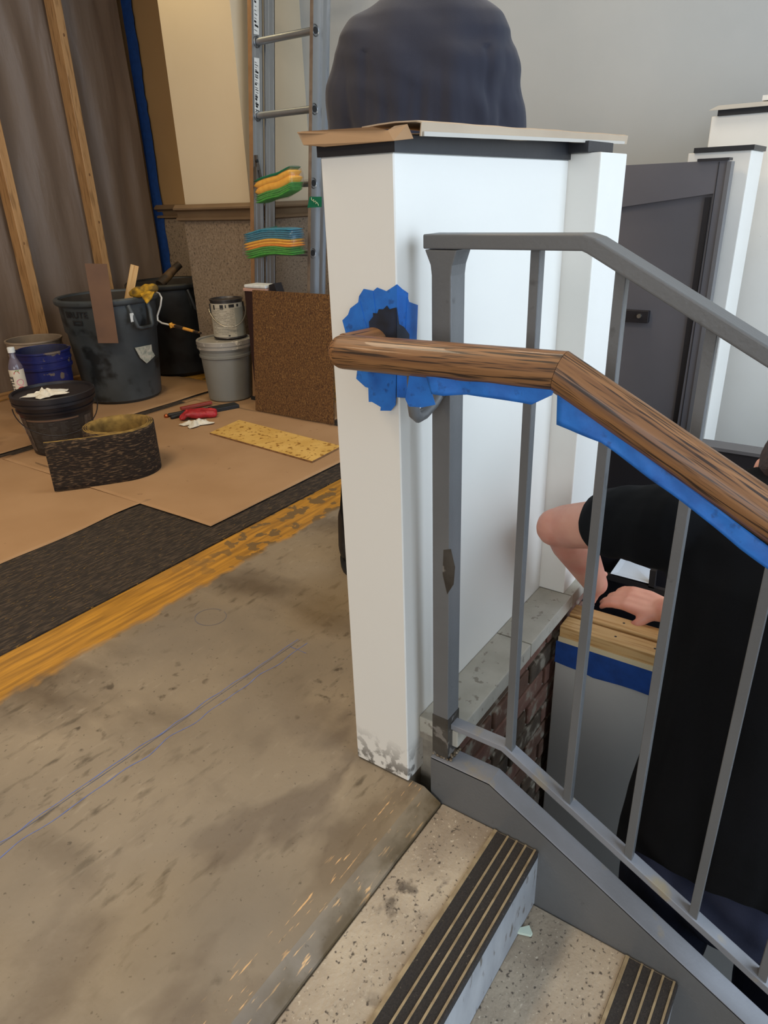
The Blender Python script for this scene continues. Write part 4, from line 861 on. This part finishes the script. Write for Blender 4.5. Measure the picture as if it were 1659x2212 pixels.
q = [Vector(cA)-W_*.062+Lx*a+Vector((0, 0, z)) for a, z in ((-.11, .022), (.0, .052), (.0, .026), (-.11, -.004))]
MB().prism(q, tuple(-W_*.002)).build('green_label', M_grnl, tw1)
q = [at(x, y, 0, 3.03) for x, y in ((641, 412), (667, 412), (667, 435), (636, 437))]
fl_ = MB().prism([Vector(v)+Vector((.10, .0, -.03)) for v in q], (.003, 0, 0)).build('green_flap', M_grnl, tw1)
MB().tube([Vector(q[0]).lerp(Vector(q[2]), .2+.6*t)+Vector((.096, .004*math.sin(t*20), -.03+.006*math.cos(t*24))) for t in [i/14 for i in range(15)]], .0012, 5).build('cream_script', M_crl, tw1)
cB = at(590, 524, 0, 3.07); cB.x = 3.075; 
tw2, Lx, W_, tot = towels('towel_pack', cB, (0, -.36, -.0), .11, [(M_grn, .0105)]*4+[(M_org, .012)]+[(M_yel, .014)]*2+[(M_teal, .0105)]*5, 'lower bag of blue, yellow and green towels on a ladder rung', lambda u: .008*math.cos(u*2.6)+.012*u, -.055)
q = [Vector(cB)-W_*.058+Lx*a+Vector((0, 0, z)) for a, z in ((-.16, .062), (-.02, .084), (-.02, .066), (-.16, .045))]
MB().prism(q, tuple(-W_*.002)).build('green_label', M_grnl, tw2)
# ------------------------------------------------------------------ person in navy shirt behind the half wall
Fd = Vector((math.cos(R_(32.5)), math.sin(R_(32.5)), 0)); Sd = Vector((Fd.y, -Fd.x, 0)); PB = Vector((1.75, 1.12, 0))
Wp = lambda s, f, z: PB+Sd*s+Fd*f+Vector((0, 0, z))
def rings_(cs, Wf, n=28, pw=.85):
    out = []
    for s, f, z, rx, ry in cs:
        out.append([Wf(s+rx*math.copysign(abs(math.cos(a))**pw, math.cos(a)), f+ry*math.copysign(abs(math.sin(a))**pw, math.sin(a)), z) for a in [2*math.pi*j/n for j in range(n)]])
    return out
def hand(g, wr, dr, palm_up, sc=1, curl=.6, thumb=1, spread=.012):
    d = Vector(dr).normalized(); n_ = Vector(palm_up).normalized(); s_ = d.cross(n_).normalized(); n_ = s_.cross(d)
    wr = Vector(wr)
    for k_ in (-.028, -.010, .010, .028): g.tube([wr+s_*k_*.6, wr+d*.045*sc+s_*k_, wr+d*.088*sc+s_*k_], [.019*sc, .0155*sc, .0125*sc], 10, caps='round')
    for i, k_ in enumerate((-.030, -.010, .010, .030)):
        L3 = [(.036, .024, .020), (.044, .028, .022), (.040, .026, .021), (.030, .020, .018)][i]; p_ = wr+d*.088*sc+s_*k_; a = 0
        P = [p_]; R3 = [.0105*sc]
        for j, l in enumerate(L3): a += curl*(.8+.1*i); p_ = p_+(d*math.cos(a)-n_*math.sin(a))*l*sc; P.append(p_); R3.append((.0095-.001*j)*sc)
        g.tube(P, R3, 10, caps='round')
    t0_ = wr+d*.022*sc+s_*(-.030*thumb); g.tube([t0_, t0_+(d*.6-s_*thumb*.75-n_*.3)*.038*sc, t0_+(d*.95-s_*thumb*.75-n_*.7)*.060*sc], [.016*sc, .0115*sc, .009*sc], 10, caps='round')
p1 = thing('person', (1.80, 1.20, .0), 'person in a faded navy long-sleeved shirt, back turned, standing behind the half wall', 'person')
g = MB()
g.sphere(Wp(.12, .26, 1.80), (.082, .095, .115), 20, 14); g.sphere(Wp(.12, .30, 1.74), (.06, .07, .075), 14, 10)
g.tube([Wp(.06, .15, 1.50), Wp(.11, .20, 1.70)], [.062, .055], 16, caps='round')
g.sphere(Wp(.12, .365, 1.775), (.012, .02, .018), 8, 6)
for s_ in (-1, 1): g.sphere(Wp(.12+s_*.085, .25, 1.79), (.012, .018, .03), 10, 6)
for s_, sh in ((-1, -.15), (1, .21)):
    g.tube([Wp(sh, .14, 1.46), Wp(sh+s_*.05, .17, 1.19)], [.05, .042], 12, caps='round'); g.tube([Wp(sh+s_*.05, .17, 1.19), Wp(sh-s_*.02, .38, 1.10)], [.042, .028], 12, caps='round'); hand(g, Wp(sh-s_*.02, .38, 1.10), Fd, (0, 0, 1), 1, .5, s_)
g.loft(rings_([(.03, .14, .95, .13, .09), (.03, .14, 1.2, .15, .10), (.03, .14, 1.42, .16, .10), (.04, .14, 1.52, .08, .07)], Wp))
g.build('body', M_skin, p1, remesh=.0065, sm_it=4)
g = MB()
g.loft(rings_([(.035, .15, .90, .200, .145), (.035, .15, 1.05, .200, .150), (.035, .145, 1.20, .200, .150), (.032, .14, 1.32, .205, .150), (.034, .14, 1.42, .225, .145), (.035, .14, 1.49, .235, .132), (.036, .145, 1.545, .232, .118), (.04, .15, 1.585, .205, .105), (.05, .16, 1.62, .15, .09), (.07, .17, 1.66, .085, .08)], Wp, 36))
for s_, P in ((-1, ((-.128, .14, 1.492, .084), (-.160, .15, 1.38, .080), (-.188, .17, 1.20, .070), (-.15, .30, 1.16, .055), (-.13, .36, 1.13, .044))), (1, ((.198, .14, 1.478, .088), (.232, .15, 1.36, .080), (.262, .17, 1.19, .074), (.21, .30, 1.15, .055), (.19, .36, 1.12, .044)))):
    g.tube([Wp(*q_[:3]) for q_ in P], [q_[3] for q_ in P], 18, caps='round')
def fold1(p_, n_):
    d = p_-PB; s_ = d.dot(Sd); z = p_.z
    v = .009*nz(Vector((s_*14, z*3.2, 1)))+.014*nz(Vector((s_*26+3*nz(Vector((z*3, s_*4, 2))), z*2.2, 8)))*max(0, min(1, (1.48-z)*5))
    v += .016*nz(Vector((s_*7+z*12, z*7-s_*4, 4)))*max(0, 1-abs(z-1.44)*6)
    v += -.005*math.exp(-((s_-.035-(.158+.3*(1.5-z)*.15))/.010)**2)*(z < 1.5) - .005*math.exp(-((s_-.035+(.155+.3*(1.5-z)*.15))/.010)**2)*(z < 1.5)
    return v
g.build('shirt', M_navy, p1, remesh=.007, sm_it=5, disp=fold1)
g = MB()
for s_, P in ((-1, ((-.06, .15, .92, .115), (-.11, .14, .72, .098), (-.160, .12, .48, .075), (-.185, .10, .28, .068), (-.212, .09, .09, .064))), (1, ((.13, .15, .92, .115), (.15, .14, .72, .098), (.17, .12, .48, .075), (.18, .10, .28, .066), (.185, .09, .09, .062)))):
    g.tube([Wp(*q_[:3]) for q_ in P], [q_[3] for q_ in P], 18, caps='round')
g.sphere(Wp(.035, .15, .95), (.17, .13, .12), 20, 12)
g.build('trousers', M_blk, p1, remesh=.009, sm_it=4, disp=lambda p_, n_: .006*nz(p_*9))
for s_ in (-.222, .19):
    g = MB(); g.tube([Wp(s_, .09, .16), Wp(s_, .08, .055)], [.052, .055], 14, caps='round'); g.tube([Wp(s_, .06, .052), Wp(s_, .20, .045), Wp(s_, .27, .040)], [.052, .050, .042], 14, caps='round')
    for v_ in range(len(g.v)): x_, y_, z_ = g.v[v_]; g.v[v_] = (x_, y_, max(z_, .003))
    b_ = g.build('boot', M_shoe, p1, remesh=.006, sm_it=3)
    MB().prism([Wp(s_+.052*math.cos(a)*(1 if math.sin(a) < 0 else .9), .12+.17*math.sin(a), .0015) for a in [2*math.pi*j/20 for j in range(20)]], (0, 0, .014)).build('sole', M_ink, b_)
cp = MB(); cp.sphere(Wp(.12, .265, 1.84), (.092, .105, .095), 20, 12); cp.tube([Wp(.185, .20, 1.66), Wp(.183, .195, 1.60), Wp(.178, .19, 1.57)], [.012, .010, .006], 8)
cp.build('dark_cap', M_blk, p1, smooth=True)
# ------------------------------------------------------------------ person in black shirt beyond the railing
p2 = thing('person', (1.20, .02, LOW), 'person in a black short-sleeved shirt bending over the grey partition', 'person')
W2 = lambda s, f, z: Vector((f, s, z))
elb = at(1220, 1137, 0, 1.45); wrL = at(1287, 1262, 0, 1.600); sh = Vector((1.325, .285, .555)); hdL = at(1268, 1292, 0, 1.645)
wrR = at(1432, 1318, 0, 1.70); 
g = MB()
g.tube([sh, sh.lerp(elb, .5), elb], [.058, .056, .051], 18, caps='round'); g.tube([elb, elb.lerp(wrL, .25), elb.lerp(wrL, .6), wrL], [.051, .054, .043, .031], 18, caps='round')
g.sphere(elb+Vector((-.012, .018, -.002)), .046, 12, 8)
hand(g, wrL, (hdL-wrL), (-.5, .2, .6), .92, .22, -1)
shR = Vector((1.34, -.10, .53)); elR = Vector((1.52, .03, .22))
g.tube([shR, elR], [.056, .046], 16, caps='round'); g.tube([elR, elR.lerp(wrR, .5), wrR], [.046, .042, .030], 16, caps='round')
tipR = at(1300, 1296, 0, 1.715)
hand(g, wrR, (tipR-wrR)+Vector((0, 0, .035)), (-.45, 0, .9), 1.05, .38, 1)
g.tube([Vector((1.36, .09, .50)), Vector((1.44, .08, .60))], [.062, .058], 16, caps='round')
hc = Vector((1.50, .065, .640)); g.sphere(hc, (.105, .076, .095), 22, 14); g.sphere(hc+Vector((.05, 0, -.05)), (.07, .055, .065), 16, 10); g.sphere(hc+Vector((.115, 0, -.025)), (.018, .012, .018), 8, 6)
g.sphere(hc+Vector((-.018, .078, -.004)), (.020, .010, .028), 12, 8)
g.loft([[Vector((f+rx*math.cos(a), s+ry*math.sin(a), z)) for a in [2*math.pi*j/24 for j in range(24)]] for f, s, z, rx, ry in ((1.20, .06, -.2, .11, .15), (1.26, .08, .2, .10, .13), (1.32, .09, .45, .10, .14), (1.36, .09, .55, .07, .10))])
g.build('body', M_skin, p2, remesh=.0045, sm_it=5)
g = MB(); g.sphere(hc+Vector((-.012, 0, .022)), (.112, .080, .092), 22, 14)
g.build('hair', M_hair, p2, remesh=.006, sm_it=2, disp=lambda p_, n_: .003*nz(p_*90))
g = MB()
g.loft([[Vector((f+rx*math.copysign(abs(math.cos(a))**.85, math.cos(a)), s+ry*math.copysign(abs(math.sin(a))**.85, math.sin(a)), z-tl*rx*math.copysign(abs(math.cos(a))**.85, math.cos(a)))) for a in [2*math.pi*j/36 for j in range(36)]] for f, s, z, rx, ry, tl in
    ((1.185, .050, -.155, .150, .190, .95), (1.19, .052, -.09, .150, .190, .85), (1.20, .058, 0, .148, .180, .6), (1.235, .060, .15, .145, .162, .35), (1.265, .062, .30, .145, .156, .1), (1.295, .066, .42, .142, .162, 0), (1.32, .075, .51, .130, .185, 0), (1.345, .09, .575, .110, .165, 0), (1.375, .095, .625, .085, .115, 0), (1.41, .09, .655, .065, .075, 0))])
se = sh.lerp(elb, .44); g.tube([sh+Vector((-.01, -.03, .0)), sh.lerp(elb, .3), se], [.088, .080, .074], 20, caps='round'); g.tube([shR, shR.lerp(elR, .55)], [.085, .074], 20, caps='round')
g.build('shirt', M_blk, p2, remesh=.006, sm_it=5, disp=lambda p_, n_: .006*nz(Vector((p_.x*5, p_.y*9, p_.z*4)))+.004*nz(Vector((p_.x*20, p_.y*24, p_.z*9+p_.y*10))))
g = MB()
for s_, P in ((1, ((1.20, .115, -.16, .115), (1.20, .135, -.50, .088), (1.205, .165, -.72, .078), (1.20, .175, -.86, .070))), (-1, ((1.20, -.115, -.16, .105), (1.20, -.125, -.50, .085), (1.20, -.15, -.72, .075), (1.20, -.165, -.86, .068)))):
    g.tube([Vector(q_[:3]) for q_ in P], [q_[3] for q_ in P], 18, caps='round')
g.sphere((1.195, .0, -.13), (.135, .165, .15), 20, 12)
g.build('trousers', M_jean, p2, remesh=.008, sm_it=4, disp=lambda p_, n_: .006*nz(p_*11))
for y_ in (.175, -.165):
    g = MB(); g.tube([(1.19, y_, LOW+.09), (1.18, y_, LOW+.055), (1.30, y_, LOW+.045), (1.37, y_, LOW+.040)], [.050, .052, .048, .040], 14, caps='round')
    for v_ in range(len(g.v)): a, b_, c_ = g.v[v_]; g.v[v_] = (a, b_, max(c_, LOW+.003))
    sh_ = g.build('shoe', M_shoe, p2, remesh=.006, sm_it=3); B((1.135, y_-.045, LOW+.001), (1.40, y_+.045, LOW+.014)).build('sole', M_ink, sh_, bevel=.012)

for base_, gname in (('trash_can', 'trash cans by the plastic sheeting'), ('bucket', 'buckets on the papered floor'), ('floor_paper', 'brown paper sheets protecting the floor'), ('towel_pack', 'bagged towels on the ladder rungs'), ('masking_tape', 'blue masking tape'), ('white_glove', 'work gloves')):
    for o in bpy.data.objects:
        if o.name.split('.')[0] == base_ and 'category' in o: o['group'] = gname
